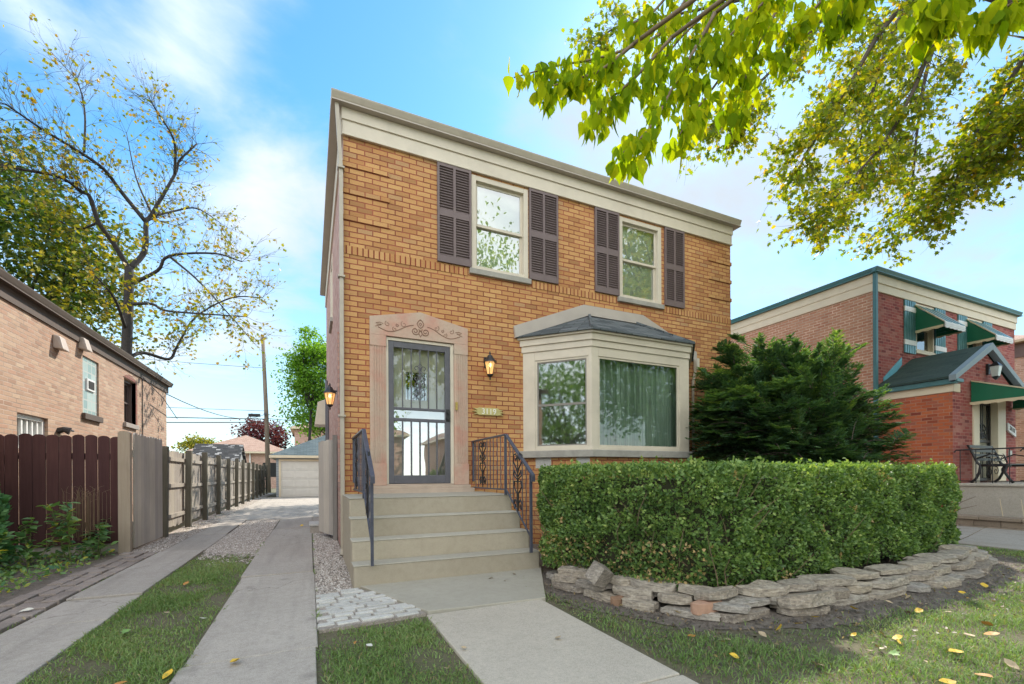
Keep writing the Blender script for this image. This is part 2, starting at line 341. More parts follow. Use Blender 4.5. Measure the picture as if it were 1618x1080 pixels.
# leaf-cloud mesh: template (k,3) in leaf space (x across, y along, z normal)
KITE = (np.array([[0, 0, 0], [.36, .42, .10], [0, 1, -.06], [-.36, .42, .10]]), np.array([[0, 1, 2], [0, 2, 3]]))
NEEDLE = (np.array([[-.09, 0, 0], [.09, 0, 0], [.05, 1, .0], [-.05, 1, .0]]), np.array([[0, 1, 2], [0, 2, 3]]))
OVAL = (np.array([[0, 0, 0], [.22, .22, .05], [.3, .5, .07], [.17, .8, .03], [0, 1, -.05], [-.17, .8, .03], [-.3, .5, .07], [-.22, .22, .05], [0, .5, 0]]),
        np.array([[0, 1, 8], [1, 2, 8], [2, 3, 8], [3, 4, 8], [4, 5, 8], [5, 6, 8], [6, 7, 8], [7, 0, 8]]))
ACUM = (np.array([[0, 0, 0], [.24, .12, .05], [.36, .34, .09], [.24, .62, .06], [.07, .84, 0], [0, 1.06, -.08], [-.07, .84, 0], [-.24, .62, .06], [-.36, .34, .09], [-.24, .12, .05], [0, .38, 0], [0, .75, -.02]]),
        np.array([[0, 1, 10], [1, 2, 10], [2, 3, 10], [3, 11, 10], [3, 4, 11], [4, 5, 11], [5, 6, 11], [6, 7, 11], [7, 10, 11], [7, 8, 10], [8, 9, 10], [9, 0, 10]]))
MAPLE = (np.array([[0, 0, 0], [.16, .1, .02], [.48, .18, .06], [.30, .38, .05], [.44, .66, .06], [.17, .62, .03], [0, 1, -.05], [-.17, .62, .03], [-.44, .66, .06], [-.30, .38, .05], [-.48, .18, .06], [-.16, .1, .02], [0, .4, 0]]),
         np.array([[i, (i + 1) % 12, 12] for i in range(12)]))
def unit(a): return a / (np.linalg.norm(a, axis=-1, keepdims=True) + 1e-9)
def leaves(name, P, D, Nn, Sz, mat, parent=None, tmpl=KITE, tint=None, curl=0):
    T, Fc = tmpl; P = np.asarray(P, float); n = len(P); D = unit(np.asarray(D, float))
    X = unit(np.cross(D, Nn)); Z = np.cross(X, D); Sz = np.broadcast_to(np.asarray(Sz, float), (n,))
    tt = np.broadcast_to(T[None], (n, len(T), 3)).copy()
    tt[:, :, 0] *= rng.uniform(.75, 1.2, (n, 1))
    if curl: tt[:, :, 2] += rng.normal(0, curl, (n, 1)) * tt[:, :, 1] ** 2
    V = P[:, None] + Sz[:, None, None] * (tt[:, :, 0:1] * X[:, None] + tt[:, :, 1:2] * D[:, None] + tt[:, :, 2:3] * Z[:, None])
    Fa = (np.arange(n) * len(T))[:, None, None] + Fc[None]
    tint = rng.random(n) if tint is None else tint
    o = ORG.get(parent.name, np.zeros(3)) if parent else np.zeros(3)
    return finish(name, V.reshape(-1, 3), Fa.reshape(-1, 3), mat, parent, o, tint=np.repeat(np.clip(tint, 0, 1), len(T)))
def rdir(n): return unit(rng.normal(size=(n, 3)))
# ------------------------------------------------------------------ palette
M_BRICK = brick('tan_face_brick', [(.40, .205, .085), (.50, .25, .095), (.56, .29, .11), (.61, .34, .135), (.63, .36, .145), (.57, .30, .115), (.50, .30, .145)], (.29, .085, .05), bw=.208, rh=.0735, ms=.0080, stain=.38)
M_SOLD = brick('tan_soldier_brick', [(.46, .22, .08), (.57, .30, .12), (.62, .35, .15)], (.22, .050, .028), bw=.0735, rh=.5, ms=.010, stain=.3)
M_PINKBRICK = brick('pink_common_brick', [(.42, .24, .20), (.50, .30, .25), (.56, .38, .31), (.46, .31, .27)], (.36, .26, .23), bw=.208, rh=.07, ms=.008, stain=.2, bmp=.4)
M_BUFFBRICK = brick('buff_common_brick', [(.36, .23, .165), (.47, .33, .235), (.45, .28, .20), (.52, .39, .28)], (.40, .31, .245), bw=.208, rh=.07, ms=.008, stain=.3)
M_REDBRICK_LIT = brick('red_brick_lit', [(.24, .05, .035), (.50, .12, .05), (.55, .15, .06), (.48, .125, .065), (.36, .12, .08)], (.40, .19, .12), bw=.208, rh=.075, ms=.009, stain=.15)  # entry side wall: bounce light painted in as vivid orange brick
M_PLUMBRICK = brick('plum_red_brick', [(.17, .04, .045), (.32, .075, .07), (.38, .11, .09), (.30, .09, .085), (.42, .18, .15)], (.36, .18, .15), bw=.208, rh=.075, ms=.008, stain=.15)
M_SIDEBRICK = brick('orange_tan_side_brick', [(.46, .20, .12), (.56, .29, .18), (.50, .24, .145)], (.60, .45, .34), bw=.208, rh=.075, ms=.010, stain=.15)
M_CREAM = plain('cream_trim_paint', (.60, .53, .42), .5, .06, 3, dirt=.3)
M_TRIMMETAL = plain('grey_tan_metal', (.40, .35, .30), .45, .06, 3, dirt=.2)  # darker grey-tan variant of the cream trim colour
M_GUTTER = plain('tan_gutter_metal', (.42, .37, .29), .4, .08, 5, dirt=.35)
M_LIME = plain('limestone', (.47, .37, .29), .85, .1, 5, bmp=.3, dirt=.25)
M_PINKLIME = None
def _pinklime():
    m, t, b = newmat('pink_stained_limestone'); v = geov(t)
    n1 = noise(t, v, 2.2, 6, .6); n2 = noise(t, v, 25, 5, .6)
    c = ramp(t, n1, [(.38, (.50, .39, .30)), (.54, (.51, .345, .26)), (.70, (.52, .25, .185))])
    c = mixc(t, mrange(t, n2, .45, .7, 0, .3), c, (.34, .26, .2))
    t.links.new(c, b.inputs['Base Color']); b.inputs['Roughness'].default_value = .85; bump(t, b, noise(t, v, 90, 4), .25, .004); return m
M_PINKLIME = _pinklime()
M_STONESILL = plain('grey_stone_sill', (.33, .31, .27), .85, .14, 8, bmp=.4, dirt=.3)
M_SHUTTER = plain('brown_vinyl', (.155, .112, .108), .55, .08, 4, bmp=.05, dirt=.2)
M_DARKMETAL = plain('dark_bronze_metal', (.10, .098, .112), .38, .15, 8, bmp=.05)
M_RAILBLUE = plain('blue_black_iron', (.06, .065, .09), .35, .2, 20, bmp=.3)
M_BLACK = plain('black_iron', (.018, .017, .018), .42, .2, 20, bmp=.2)
M_SHING = shingle('charcoal_shingle', [(.045, .055, .06), (.085, .10, .105), (.15, .165, .17), (.065, .08, .085)], ms=.007)
M_SHINGBLUE = shingle('blue_grey_shingle', [(.06, .09, .10), (.09, .13, .145), (.12, .16, .17)])
M_SHINGGREEN = shingle('dark_green_shingle', [(.025, .055, .045), (.045, .08, .065), (.035, .065, .055)])
M_SHINGTAN = shingle('tan_shingle', [(.36, .22, .16), (.42, .27, .20), (.46, .31, .24)])
M_SHINGSPOT = shingle('patchy_shed_shingle', [(.03, .032, .037), (.045, .048, .05), (.05, .055, .06), (.06, .06, .065), (.5, .5, .5)], bw=.16, rh=.09)
M_GLASS = glass('window_glass', .05); M_SCREEN = glass('screened_glass', .24, (.50, .47, .46), rough=.035)
M_GLASSUP = glass('bright_window_glass', .30)
M_GLASSMIR = glass('storm_glass', .40, (.9, .95, .95))
M_BLIND = plain('white_shade', (.66, .70, .58), .8, .05, 3)
M_INNER = plain('beige_door_paint', (.62, .57, .45), .5, .06, 3)
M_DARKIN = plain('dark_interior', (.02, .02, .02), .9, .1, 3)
def _curtain():
    m, t, b = newmat('green_curtain'); v = uvv(t); mp = N(t, 'ShaderNodeMapping'); t.links.new(v, mp.inputs[0]); mp.inputs['Scale'].default_value = (9, .25, 1)
    c = ramp(t, noise(t, mp.outputs[0], 1.3, 4), [(.3, (.25, .35, .27)), (.7, (.52, .61, .49))])
    t.links.new(c, b.inputs['Base Color']); b.inputs['Roughness'].default_value = .9; return m
M_CURT = _curtain()
M_STEP = concrete('painted_step_concrete', (.385, .33, .245), (.45, .395, .305), .28, speck=.3)
M_STEPTOP = concrete('painted_slab_concrete', (.375, .345, .28), (.435, .405, .335), .28, speck=.3)
M_CONC = concrete('driveway_concrete', (.325, .29, .25), (.435, .39, .34), .5, crack=.6)
M_PATH = concrete('path_concrete', (.385, .34, .28), (.475, .425, .35), .4)
M_NBCONC = concrete('porch_concrete', (.40, .36, .30), (.52, .47, .40), .35)
M_WHITEST = concrete('whitewashed_paver', (.44, .425, .39), (.58, .56, .52), .45)
M_EDGE = concrete('old_edging_brick', (.21, .17, .145), (.33, .28, .245), .5)

def mat_ground():
    m, t, b = newmat('lawn_soil'); v = geov(t)
    n1 = noise(t, v, 1.3, 6, .65); n2 = noise(t, v, 35, 5, .7)
    c = ramp(t, n1, [(.36, (.10, .11, .045)), (.5, (.14, .125, .07)), (.62, (.16, .13, .09))])
    c = mixc(t, mrange(t, n2, .4, .7, 0, .6), c, (.05, .044, .03)); c = mixc(t, mrange(t, noise(t, v, 160, 3, .7), .5, .7, 0, .7), c, (.20, .18, .10))
    t.links.new(c, b.inputs['Base Color']); b.inputs['Roughness'].default_value = .95; bump(t, b, n2, .8, .02); return m
def mat_soil(name, c1, c2):
    m, t, b = newmat(name); v = geov(t); n1 = noise(t, v, 9, 8, .7); n2 = noise(t, v, 90, 4, .7)
    c = ramp(t, n1, [(.3, c1), (.72, c2)]); c = mixc(t, mrange(t, n2, .5, .72, 0, .5), c, tuple(min(1, 2.2 * x) for x in c2))
    t.links.new(c, b.inputs['Base Color']); b.inputs['Roughness'].default_value = .95; bump(t, b, n1, .9, .03); return m
M_GROUND = mat_ground()
M_SOIL = mat_soil('dark_bed_soil', (.085, .068, .054), (.20, .165, .135))
M_GRAV = mat_soil('gravel_base', (.20, .17, .145), (.40, .35, .30))
M_ASPH = concrete('street_asphalt', (.10, .10, .10), (.14, .14, .14), .3)

# ------------------------------------------------------------------ ground and paving
GZ = -.03
b = MB(); b.quad((-400, -400, GZ), (400, -400, GZ), (400, 600, GZ), (-400, 600, GZ)); tag(b.build('ground', M_GROUND, fix=False), kind='structure')
b = MB(); b.box(-200, 200, -22, -14, -.1, GZ + .006); tag(b.build('street', M_ASPH), kind='structure')
b = MB(); b.box(-200, 200, -11.6, -10, -.1, 0); tag(b.build('pavement', M_CONC), kind='structure')

def strip(name, xl, xr, ys, mat, z=0.0, ruts=.010):
    b = MB()
    for y0, y1 in zip(ys, ys[1:]):
        dz = rng.uniform(-ruts, ruts); sk = rng.uniform(-.012, .012); tl = rng.uniform(-.004, .004)
        x0, x1 = xl + sk, xr + sk; g = .009
        b.hexa([(x0, y0 + g, -.12), (x1, y0 + g, -.12), (x1, y1 - g, -.12), (x0, y1 - g, -.12), (x0, y0 + g, z + dz - tl), (x1, y0 + g, z + dz + tl), (x1, y1 - g, z + dz + tl), (x0, y1 - g, z + dz - tl)])
    return tag(b.build(name, mat, bevel=.008), kind='structure')
strip('driveway_strip', -.69, .035, [-10, -5.0, -3.42, -.9, 2.6, 3.9, 6.35], M_CONC)
strip('driveway_strip', -2.0, -1.45, [-10, -4.2, -2.1, -1.3, -.2, 1.5, 3.6, 6.4], M_CONC)
strip('driveway_apron', -2.1, 1.2, [6.38, 10.2, 14.4, 19.45], M_CONC, .0, .003)
strip('front_path', .845, 1.87, [-10, -7.4, -4.72, -3.06], M_PATH)
b = MB(); b.prism([(.42, -1.86, -.1), (.86, -3.035, -.1), (1.90, -3.085, -.1), (2.5, -1.86, -.1)], (0, 0, .112)); tag(b.build('entry_slab', M_STEPTOP, bevel=.006), kind='structure')
b = MB(); b.prism([(9.15, -9.9, -.1), (9.15, -2.5, -.1), (9.4, 14, -.1), (12.1, 14, -.1), (12.1, -9.9, -.1)], (0, 0, .11)); tag(b.build('neighbour_driveway', M_CONC, bevel=.01), kind='structure')
# mortar-bedded white pavers between the drive and the steps
b = MB(); b.prism([(.05, -2.13, -.1), (.055, -3.10, -.1), (.845, -3.03, -.1), (.43, -1.95, -.1)], (0, 0, .095)); tag(b.build('paver_bed', M_GRAV), kind='structure')
b = MB(); d = np.array([math.cos(.12), math.sin(.12)]); e = np.array([-d[1], d[0]])
def in_poly(px_, py_, poly):
    c = False; n = len(poly)
    for i in range(n):
        x1, y1 = poly[i]; x2, y2 = poly[i - 1]
        if (y1 > py_) != (y2 > py_) and px_ < (x2 - x1) * (py_ - y1) / (y2 - y1) + x1: c = not c
    return c
PAV = [(.05, -2.10), (.055, -3.09), (.85, -3.02), (.43, -1.96)]
for r in range(14):
    y = -3.13 + r * .088; u = -.12 + (r % 2) * .13
    while u < .95:
        L = rng.uniform(.15, .27); w = .072 + rng.uniform(-.006, .006)
        o = np.array([u, y]) ; cs = [(0, 0), (L - .022, 0), (L - .022, w - .010), (0, w - .010)]
        pts = [o + d * a_ + e * c_ for a_, c_ in cs]; ctr = sum(pts) / 4
        if in_poly(ctr[0], ctr[1], PAV):
            for q in pts: q += rng.uniform(-.007, .007, 2); q[0] = max(q[0], .045)
            z = .008 + rng.uniform(-.005, .006); b.slab([tuple(q) for q in pts], -.03, z)
        u += L
tag(b.build('white_pavers', M_WHITEST, bevel=.005), kind='structure')
# old brick edging along the left strip
b = MB(); y = -7.0
while y < 1.5:
    for k in range(3):
        L = .205; off = (k % 2) * .1
        x = -2.44 + k * .142; yy = y + off
        j = rng.uniform(-.008, .008, 3)
        b.box(x + j[0], x + .125 + j[0], yy, yy + L - .02 + j[1], -.1, .005 + j[2])
    y += .21
tag(b.build('brick_edging', M_EDGE, bevel=.008), kind='structure')
def sheet(name, poly, mat, z):
    b = MB(); b.quad(*[(x, y, z) for x, y in poly]); return tag(b.build(name, mat, fix=False), kind='structure')
sheet('gravel_bed', [(-2.45, 1.45), (-2.02, 1.45), (-2.02, 6.36), (-2.6, 6.36)], M_GRAV, GZ + .012)
sheet('gravel_middle', [(-1.44, 1.5)] + [(-1.44 + .74 * k / 16, 1.0 - .35 * k / 16 + rng.normal(0, .16)) for k in range(1, 16)] + [(-.7, .6), (-.7, 6.37), (-1.44, 6.37)], M_GRAV, GZ + .016)
sheet('gravel_side', [(.04, -2.12), (.43, -1.95), (.43, 8), (.04, 6.3)], M_GRAV, GZ + .012)
sheet('gravel_fence', [(-2.6, 6.37), (-2.1, 6.37), (-2.1, 26), (-2.6, 26)], M_GRAV, GZ + .012)
sheet('flower_bed_soil', [(-6, -2.2), (-2.47, -2.2), (-2.44, 1.85), (-6, 1.85)], M_SOIL, GZ + .012)
STO = [(2.42, -2.15), (2.17, -2.75), (2.42, -3.52), (2.80, -4.2), (3.62, -4.3), (4.6, -4.33), (5.7, -4.33), (6.85, -4.22), (7.9, -3.95), (8.6, -3.4)]
_bp = [(2.5, -.05), (2.5, -1.95), (1.98, -2.5), (2.08, -3.42), (2.55, -4.2), (3.4, -4.55), (5.0, -4.68), (6.9, -4.65), (8.3, -4.4), (9.05, -3.4), (9.05, -.05)]
_q = []
for (x1, y1), (x2, y2) in zip(_bp, _bp[1:]):
    n_ = max(1, int(math.hypot(x2 - x1, y2 - y1) / .07))
    for k in range(n_): _q.append((x1 + (x2 - x1) * k / n_ + (rng.normal(0, .012) if y1 < -1.9 and x1 > 1.97 or y2 < -3 else 0), y1 + (y2 - y1) * k / n_ + (rng.normal(0, .014) if y2 < -1.9 else 0)))
sheet('hedge_bed_soil', _q + [_bp[-1]], M_SOIL, GZ + .006)

# pebbles
def pebbles(name, regions, mat):
    P = []
    for x0, x1, y0, y1, n in regions:
        P.append(np.stack([rng.uniform(x0, x1, n), rng.uniform(y0, y1, n), np.full(n, GZ + .014)], 1))
    P = np.concatenate(P); n = len(P)
    T = np.array([[1, 0, 0], [0, 1, 0], [-1, 0, 0], [0, -1, 0], [0, 0, .7], [.7, .7, -.3]]); Fc = np.array([[0, 1, 4], [1, 2, 4], [2, 3, 4], [3, 0, 4]])
    a = rng.uniform(0, 6.28, n); s = rng.uniform(.006, .017, n) ; ca, sa = np.cos(a), np.sin(a)
    tt = np.broadcast_to(T, (n, 6, 3)).copy() * rng.uniform(.6, 1.2, (n, 6, 3))
    X = tt[..., 0] * ca[:, None] - tt[..., 1] * sa[:, None]; Y = tt[..., 0] * sa[:, None] + tt[..., 1] * ca[:, None]
    V = P[:, None] + s[:, None, None] * np.stack([X, Y, tt[..., 2]], -1)
    Fa = (np.arange(n) * 6)[:, None, None] + Fc
    return finish(name, V.reshape(-1, 3), Fa.reshape(-1, 3), mat, None, np.zeros(3), tint=np.repeat(rng.random(n), 6), smooth=True)
def mat_peb():
    m, t, b = newmat('pebble_mix'); a = N(t, 'ShaderNodeAttribute', attribute_name='tint')
    c = ramp(t, a.outputs['Fac'], [(0, (.12, .10, .085)), (.4, (.36, .30, .25)), (.75, (.50, .44, .38)), (1, (.68, .64, .58))])
    t.links.new(c, b.inputs['Base Color']); b.inputs['Roughness'].default_value = .85; return m
tag(pebbles('gravel', [(.05, .42, -2.05, 3.0, 7500), (-1.43, -.71, 1.9, 6.3, 9000), (-1.43, -.71, 1.2, 1.9, 1300), (-1.4, -.71, .6, 1.3, 650), (-1.2, -.71, .0, .7, 220), (.04, .44, -2.1, -1.9, 150), (-2.44, -2.02, 1.6, 6.3, 3500), (-2.5, -2.1, 6.3, 18, 2500)], mat_peb()), kind='stuff')
tag(pebbles('soil_clods', [(1.97, 8.9, -4.75, -2.0, 9000)], mat_soil('soil_clod', (.06, .048, .04), (.15, .125, .10))), kind='stuff')

# ------------------------------------------------------------------ generic double-hung window on a wall frame
def window(parent, fr, u0, u1, z0, z1, name='window', n=0.0, fw=.055, mats=None, glassm=None, shade=None, sash=True, sill=None, depth=.10, split=.5):
    mats = mats or M_CREAM; glassm = glassm or M_GLASSUP
    b = MB(); a, c = n - depth, n + .012
    b.box(u0, u0 + fw, a, c, z0, z1, fr); b.box(u1 - fw, u1, a, c, z0, z1, fr); b.box(u0 + fw, u1 - fw, a, c - .003, z1 - fw, z1, fr); b.box(u0 + fw, u1 - fw, a, c - .003, z0, z0 + fw * .8, fr)
    w = b.build(name, mats, parent, bevel=.004)
    i0, i1, j0, j1 = u0 + fw, u1 - fw, z0 + fw * .8, z1 - fw; zm = j0 + (j1 - j0) * split; sw = .042
    if sash:
        for k, (y0, p0, p1) in enumerate(((n - .045, zm - .02, j1), (n - .075, j0, zm + .02))):
            s = MB(); q0, q1 = y0 - .022, y0
            s.box(i0, i0 + sw, q0, q1, p0, p1, fr); s.box(i1 - sw, i1, q0, q1, p0, p1, fr); s.box(i0 + sw, i1 - sw, q0, q1 - .002, p1 - sw, p1, fr); s.box(i0 + sw, i1 - sw, q0, q1 - .002, p0, p0 + sw, fr)
            s.build('sash', mats, w, bevel=.003)
            g = MB(); g.quad(fr.p(i0 + sw, y0 - .012, p0 + sw), fr.p(i1 - sw, y0 - .012, p0 + sw), fr.p(i1 - sw, y0 - .012, p1 - sw), fr.p(i0 + sw, y0 - .012, p1 - sw)); g.build('pane', glassm, w, fix=False)
    else:
        g = MB(); g.quad(fr.p(i0, n - .05, j0), fr.p(i1, n - .05, j0), fr.p(i1, n - .05, j1), fr.p(i0, n - .05, j1)); g.build('pane', glassm, w, fix=False)
    if shade:
        s = MB(); s.quad(fr.p(u0, n - depth - .02, z0), fr.p(u1, n - depth - .02, z0), fr.p(u1, n - depth - .02, z1), fr.p(u0, n - depth - .02, z1)); s.build('blind_or_dark_room', shade, w, fix=False)  # drawn blind; behind dark panes this sheet paints the unlit room
    if sill:
        s = MB(); s.box(u0 - .04, u1 + .04, n - depth, n + .05, z0 - .085, z0 - .002, fr); s.build('sill', sill, w, bevel=.006)
    return w

def shutter(parent, fr, u0, u1, z0, z1, mat, n0=.004, slat=.040):
    b = MB(); t = .034; r = .032; um = (u0 + u1) / 2; zm = z0 + (z1 - z0) * .5
    b.box(u0, u0 + r, n0, n0 + t, z0, z1, fr); b.box(u1 - r, u1, n0, n0 + t, z0, z1, fr); b.box(um - r * .6, um + r * .6, n0, n0 + t - .003, z0, z1, fr)
    for q0, q1 in ((z0, z0 + .1), (zm - .05, zm + .05), (z1 - .05, z1)):
        b.box(u0 + r, um - r * .6, n0, n0 + t - .004, q0, q1, fr); b.box(um + r * .6, u1 - r, n0, n0 + t - .004, q0, q1, fr)
    b.box(u0 + r, u1 - r, n0, n0 + .006, z0, z1, fr)
    for a_, c_ in ((u0 + r, um - r * .6), (um + r * .6, u1 - r)):
        for q0, q1 in ((z0 + .1, zm - .05), (zm + .05, z1 - .05)):
            z = q0 + .004
            while z < q1 - slat * .6:
                b.hexa([fr.p(a_, n0 + .007, z + .012), fr.p(c_, n0 + .007, z + .012), fr.p(c_, n0 + .026, z), fr.p(a_, n0 + .026, z), fr.p(a_, n0 + .007, z + .026), fr.p(c_, n0 + .007, z + .026), fr.p(c_, n0 + .026, z + .007), fr.p(a_, n0 + .026, z + .007)]); z += slat
    return b.build('shutter', mat, parent)

# ------------------------------------------------------------------ the tan brick house
HX0, HX1, HD, HW = .44, 7.92, 7.0, 5.80
house = empty('brick_house', (4.18, 0, 0), 'two-storey tan brick house with brown shutters, cream bay window and carved stone door surround', 'house')
W1, W2, DOOR = (2.298, 3.272, 4.29, 5.75), (5.10, 6.075, 4.29, 5.75), (.998, 2.0, .83, 3.08)
b = MB(); b.wall(FRONT, HX0, HX1, -.1, HW + .4, [W1, W2, DOOR], .12); b.build('wall', M_BRICK, house, fix=False)
b = MB(); LEFTW = F((HX0, HD, 0), (0, -1, 0), (-1, 0, 0)); RIGHTW = F((HX1, 0, 0), (0, 1, 0), (1, 0, 0))
b.wall(LEFTW, 0, HD, -.1, HW + .4, [(3.0, 3.8, 4.3, 5.6)], .1); b.wall(RIGHTW, 0, HD, -.1, HW + .4); b.quad((HX0, HD, -.1), (HX1, HD, -.1), (HX1, HD, HW + .4), (HX0, HD, HW + .4))
b.build('side_wall', M_PINKBRICK, house, fix=False)
window(house, LEFTW, 3.0, 3.8, 4.3, 5.6, shade=M_BLIND, sill=M_STONESILL)
# soldier course broken by the windows, proud corner courses
for a_, c_ in ((HX0 + .002, 2.235), (3.335, 5.045), (6.14, HX1 - .002)): b = MB(); b.box(a_, c_, -.02, .008, 4.166, 4.278, FRONT); b.build('soldier_course', M_SOLD, house)
for z in (4.63, 5.00, 5.37):
    for a_, c_ in ((HX0 - .016, HX0 + .62), (HX1 - .62, HX1 + .016)): b = MB(); b.box(a_, c_, -.05, .018, z, z + .066, FRONT); b.build('corner_course', M_BRICK, house)
# cornice
b = MB(); 
b.box(HX0 - .012, HX1 + .012, .002, .03, HW - .012, 6.0, FRONT); b.box(HX0 - .022, HX1 + .022, .002, .05, 5.99, 6.15, FRONT); b.box(HX0 - .02, HX1 + .02, .002, .044, HW - .018, HW + .01, FRONT)
b.box(HX0 - .03, HX0 + .002, 0, HD, HW - .01, 6.15); b.box(HX1 - .002, HX1 + .03, 0, HD, HW - .01, 6.15)
b.build('fascia', M_CREAM, house, bevel=.005)
b = MB(); b.box(HX0 - .15, HX1 + .15, -.14, HD + .1, 6.15, 6.165); b.build('soffit', M_TRIMMETAL, house)
g = MB(); prof = [(.02, 6.152), (.10, 6.158), (.125, 6.20), (.15, 6.255), (.155, 6.275), (.135, 6.275), (.03, 6.27)]
g.prism([FRONT.p(HX0 - .155, n_, z) for n_, z in prof], (HX1 - HX0 + .31, 0, 0))
g.box(HX0 - .158, HX0 - .05, 0, HD + .1, 6.165, 6.275); g.box(HX1 + .05, HX1 + .158, 0, HD + .1, 6.165, 6.275)
g.build('gutter', M_GUTTER, house, bevel=.004)
b = MB(); xm, ym = 4.18, 3.5
b.add([(HX0 - .13, -.12, 6.27), (HX1 + .13, -.12, 6.27), (HX1 + .13, HD + .1, 6.27), (HX0 - .13, HD + .1, 6.27), (3.6, 3.5, 6.62), (4.8, 3.5, 6.62)], [(0, 1, 5, 4), (1, 2, 5), (2, 3, 4, 5), (3, 0, 4)]); b.build('roof', M_SHING, house)
b = MB(); b.tube([(HX0 - .085, -.07, 6.16), (HX0 - .075, -.065, 6.0), (HX0 - .035, -.05, 5.3), (HX0 - .035, -.05, .1), (HX0 - .05, -.1, .02)], .035, 4); 
for z in (1.9, 3.8, 5.28): b.box(HX0 - .08, HX0 + .01, -.10, -.0, z, z + .025)
b.build('downspout', M_GUTTER, house)
b = MB(); b.tube([(HX0 - .03, 6.2, .3), (HX0 - .03, 6.2, 3.6)], .04, 6); b.tube([(HX0 - .03, 5.2, 1.4), (HX0 - .03, 5.2, 3.3)], .025, 6); b.build('conduit', M_DARKMETAL, house)
b = MB(); b.hexa([(.12, 6.35, 2.45), (.44, 6.35, 2.45), (.44, 7.0, 2.45), (.12, 7.0, 2.45), (.2, 6.35, 3.05), (.44, 6.35, 3.15), (.44, 7.0, 3.15), (.2, 7.0, 3.05)]); b.build('side_door_hood', M_CREAM, house, bevel=.01)
b = MB(); b.box(HX0 - .03, HX0 - .002, 1.1, 1.15, 1.0, 3.4); b.build('conduit', M_PINKBRICK, house)
for w in (W1, W2):
    window(house, FRONT, *w, n=0.0, fw=.075, shade=M_BLIND, sill=M_STONESILL)
for u0, u1 in ((1.755, 2.287), (3.285, 3.825), (4.57, 5.088), (6.15, 6.635)): shutter(house, FRONT, u0, u1, 4.30, 5.785, M_SHUTTER)

# door surround: stone with a gabled lintel, fluted pilasters, carved scroll
b = MB(); Y_ = .045
for a_, c_ in ((.775, .998), (2.0, 2.217)):
    b.box(a_, c_, -.11, Y_ - .012, 1.27, 3.0, FRONT); b.box(a_ - .006, c_ + (.0 if a_ < 1 else .006), -.11, Y_ + .006, .955, 1.27, FRONT)
    k = 5; w_ = (c_ - a_ - .05) / k
    for i in range(k): b.box(a_ + .025 + i * w_ + .012, a_ + .025 + (i + 1) * w_ - .006, Y_ - .02, Y_, 1.27, 2.93, FRONT)
    b.box(a_, c_, -.11, Y_ + .001, 2.93, 3.085, FRONT)
b.prism([FRONT.p(.775, -.11, 3.085), FRONT.p(2.217, -.11, 3.085), FRONT.p(2.217, -.11, 3.335), FRONT.p(1.487, -.11, 3.485), FRONT.p(.775, -.11, 3.335)], FRONT.n * (.11 + Y_))
sur = b.build('door_surround', M_PINKLIME, house, bevel=.004)
def spiral(c, r0, r1, a0, turns, n=22, flip=1): return [(c[0] + flip * (r0 + (r1 - r0) * i / n) * math.cos(a0 + turns * 6.283 * i / n), c[1] + (r0 + (r1 - r0) * i / n) * math.sin(a0 + turns * 6.283 * i / n)) for i in range(n + 1)]
c = MB(); M_CARVE = plain('carved_line', (.26, .15, .10), .9, .15, 9)
for s in (-1, 1):
    x0 = 1.487
    def L(pts, r=.006): c.tube([FRONT.p(x0 + s * px_, Y_ + .001, 3.0 + z_) for px_, z_ in pts], r, 5)
    L([(px_, z_) for px_, z_ in spiral((.075, .20), .012, .062, 0, -1.6)], .0075)
    xs = np.linspace(.10, .60, 22); L([(x, .245 + .055 * math.cos((x - .10) * 9.5) - .06 * (x - .1) - .02) for x in xs], .006)
    for cx_, cz_, r_ in ((.24, .275, .045), (.37, .19, .035), (.47, .255, .04), (.33, .25, .025)): L(spiral((cx_, cz_), .008, r_, .5, 1.1, 14), .0045)
    L([(.53, .25), (.58, .265), (.63, .25)], .005); L([(.55, .235), (.60, .215), (.64, .20)], .005); L([(.56, .24), (.62, .232)], .0045)
    L([(0, .375), (.03, .35), (.05, .31), (.03, .27), (0, .25)], .007); L([(0, .33), (.02, .31), (0, .28)], .005); L([(0, .22), (.025, .17), (0, .12)], .006)
c.build('carved_scroll', M_CARVE, sur)
b = MB(); b.box(.70, 2.29, -.11, .115, .835, .905, FRONT); b.box(.755, 2.24, -.1, .085, .905, .953, FRONT); b.box(1.0, 1.995, -.11, .03, .953, .972, FRONT); b.build('threshold', M_LIME, house, bevel=.006)
# painted wooden jamb, storm door, inner door
b = MB(); b.box(.998, 1.03, -.12, .02, .973, 3.078, FRONT); b.box(1.945, 1.998, -.12, .015, .973, 3.078, FRONT); b.box(1.03, 1.945, -.12, .018, 3.035, 3.078, FRONT); b.build('door_jamb', M_CREAM, house, bevel=.003)
D0, D1, DZ0, DZ1 = 1.032, 1.942, .978, 3.03
b = MB(); q0, q1 = -.035, .012; s_ = .075
b.box(D0, D0 + s_, q0, q1, DZ0, DZ1, FRONT); b.box(D1 - s_, D1, q0, q1, DZ0, DZ1, FRONT)
for z0_, z1_ in ((DZ0, DZ0 + .12), (1.885, 1.93), (2.05, 2.085), (DZ1 - .085, DZ1)): b.box(D0 + s_, D1 - s_, q0, q1 - .003, z0_, z1_, FRONT)
storm = b.build('storm_door', M_DARKMETAL, house, bevel=.005)
g = MB(); xs = np.linspace(D0 + s_, D1 - s_, 7)[1:-1]
for x in xs: g.box(x - .008, x + .008, -.012, .008, DZ0 + .11, 1.89, FRONT); g.box(x - .007, x + .007, -.012, .006, 2.08, DZ1 - .08, FRONT)
xm = (D0 + D1) / 2
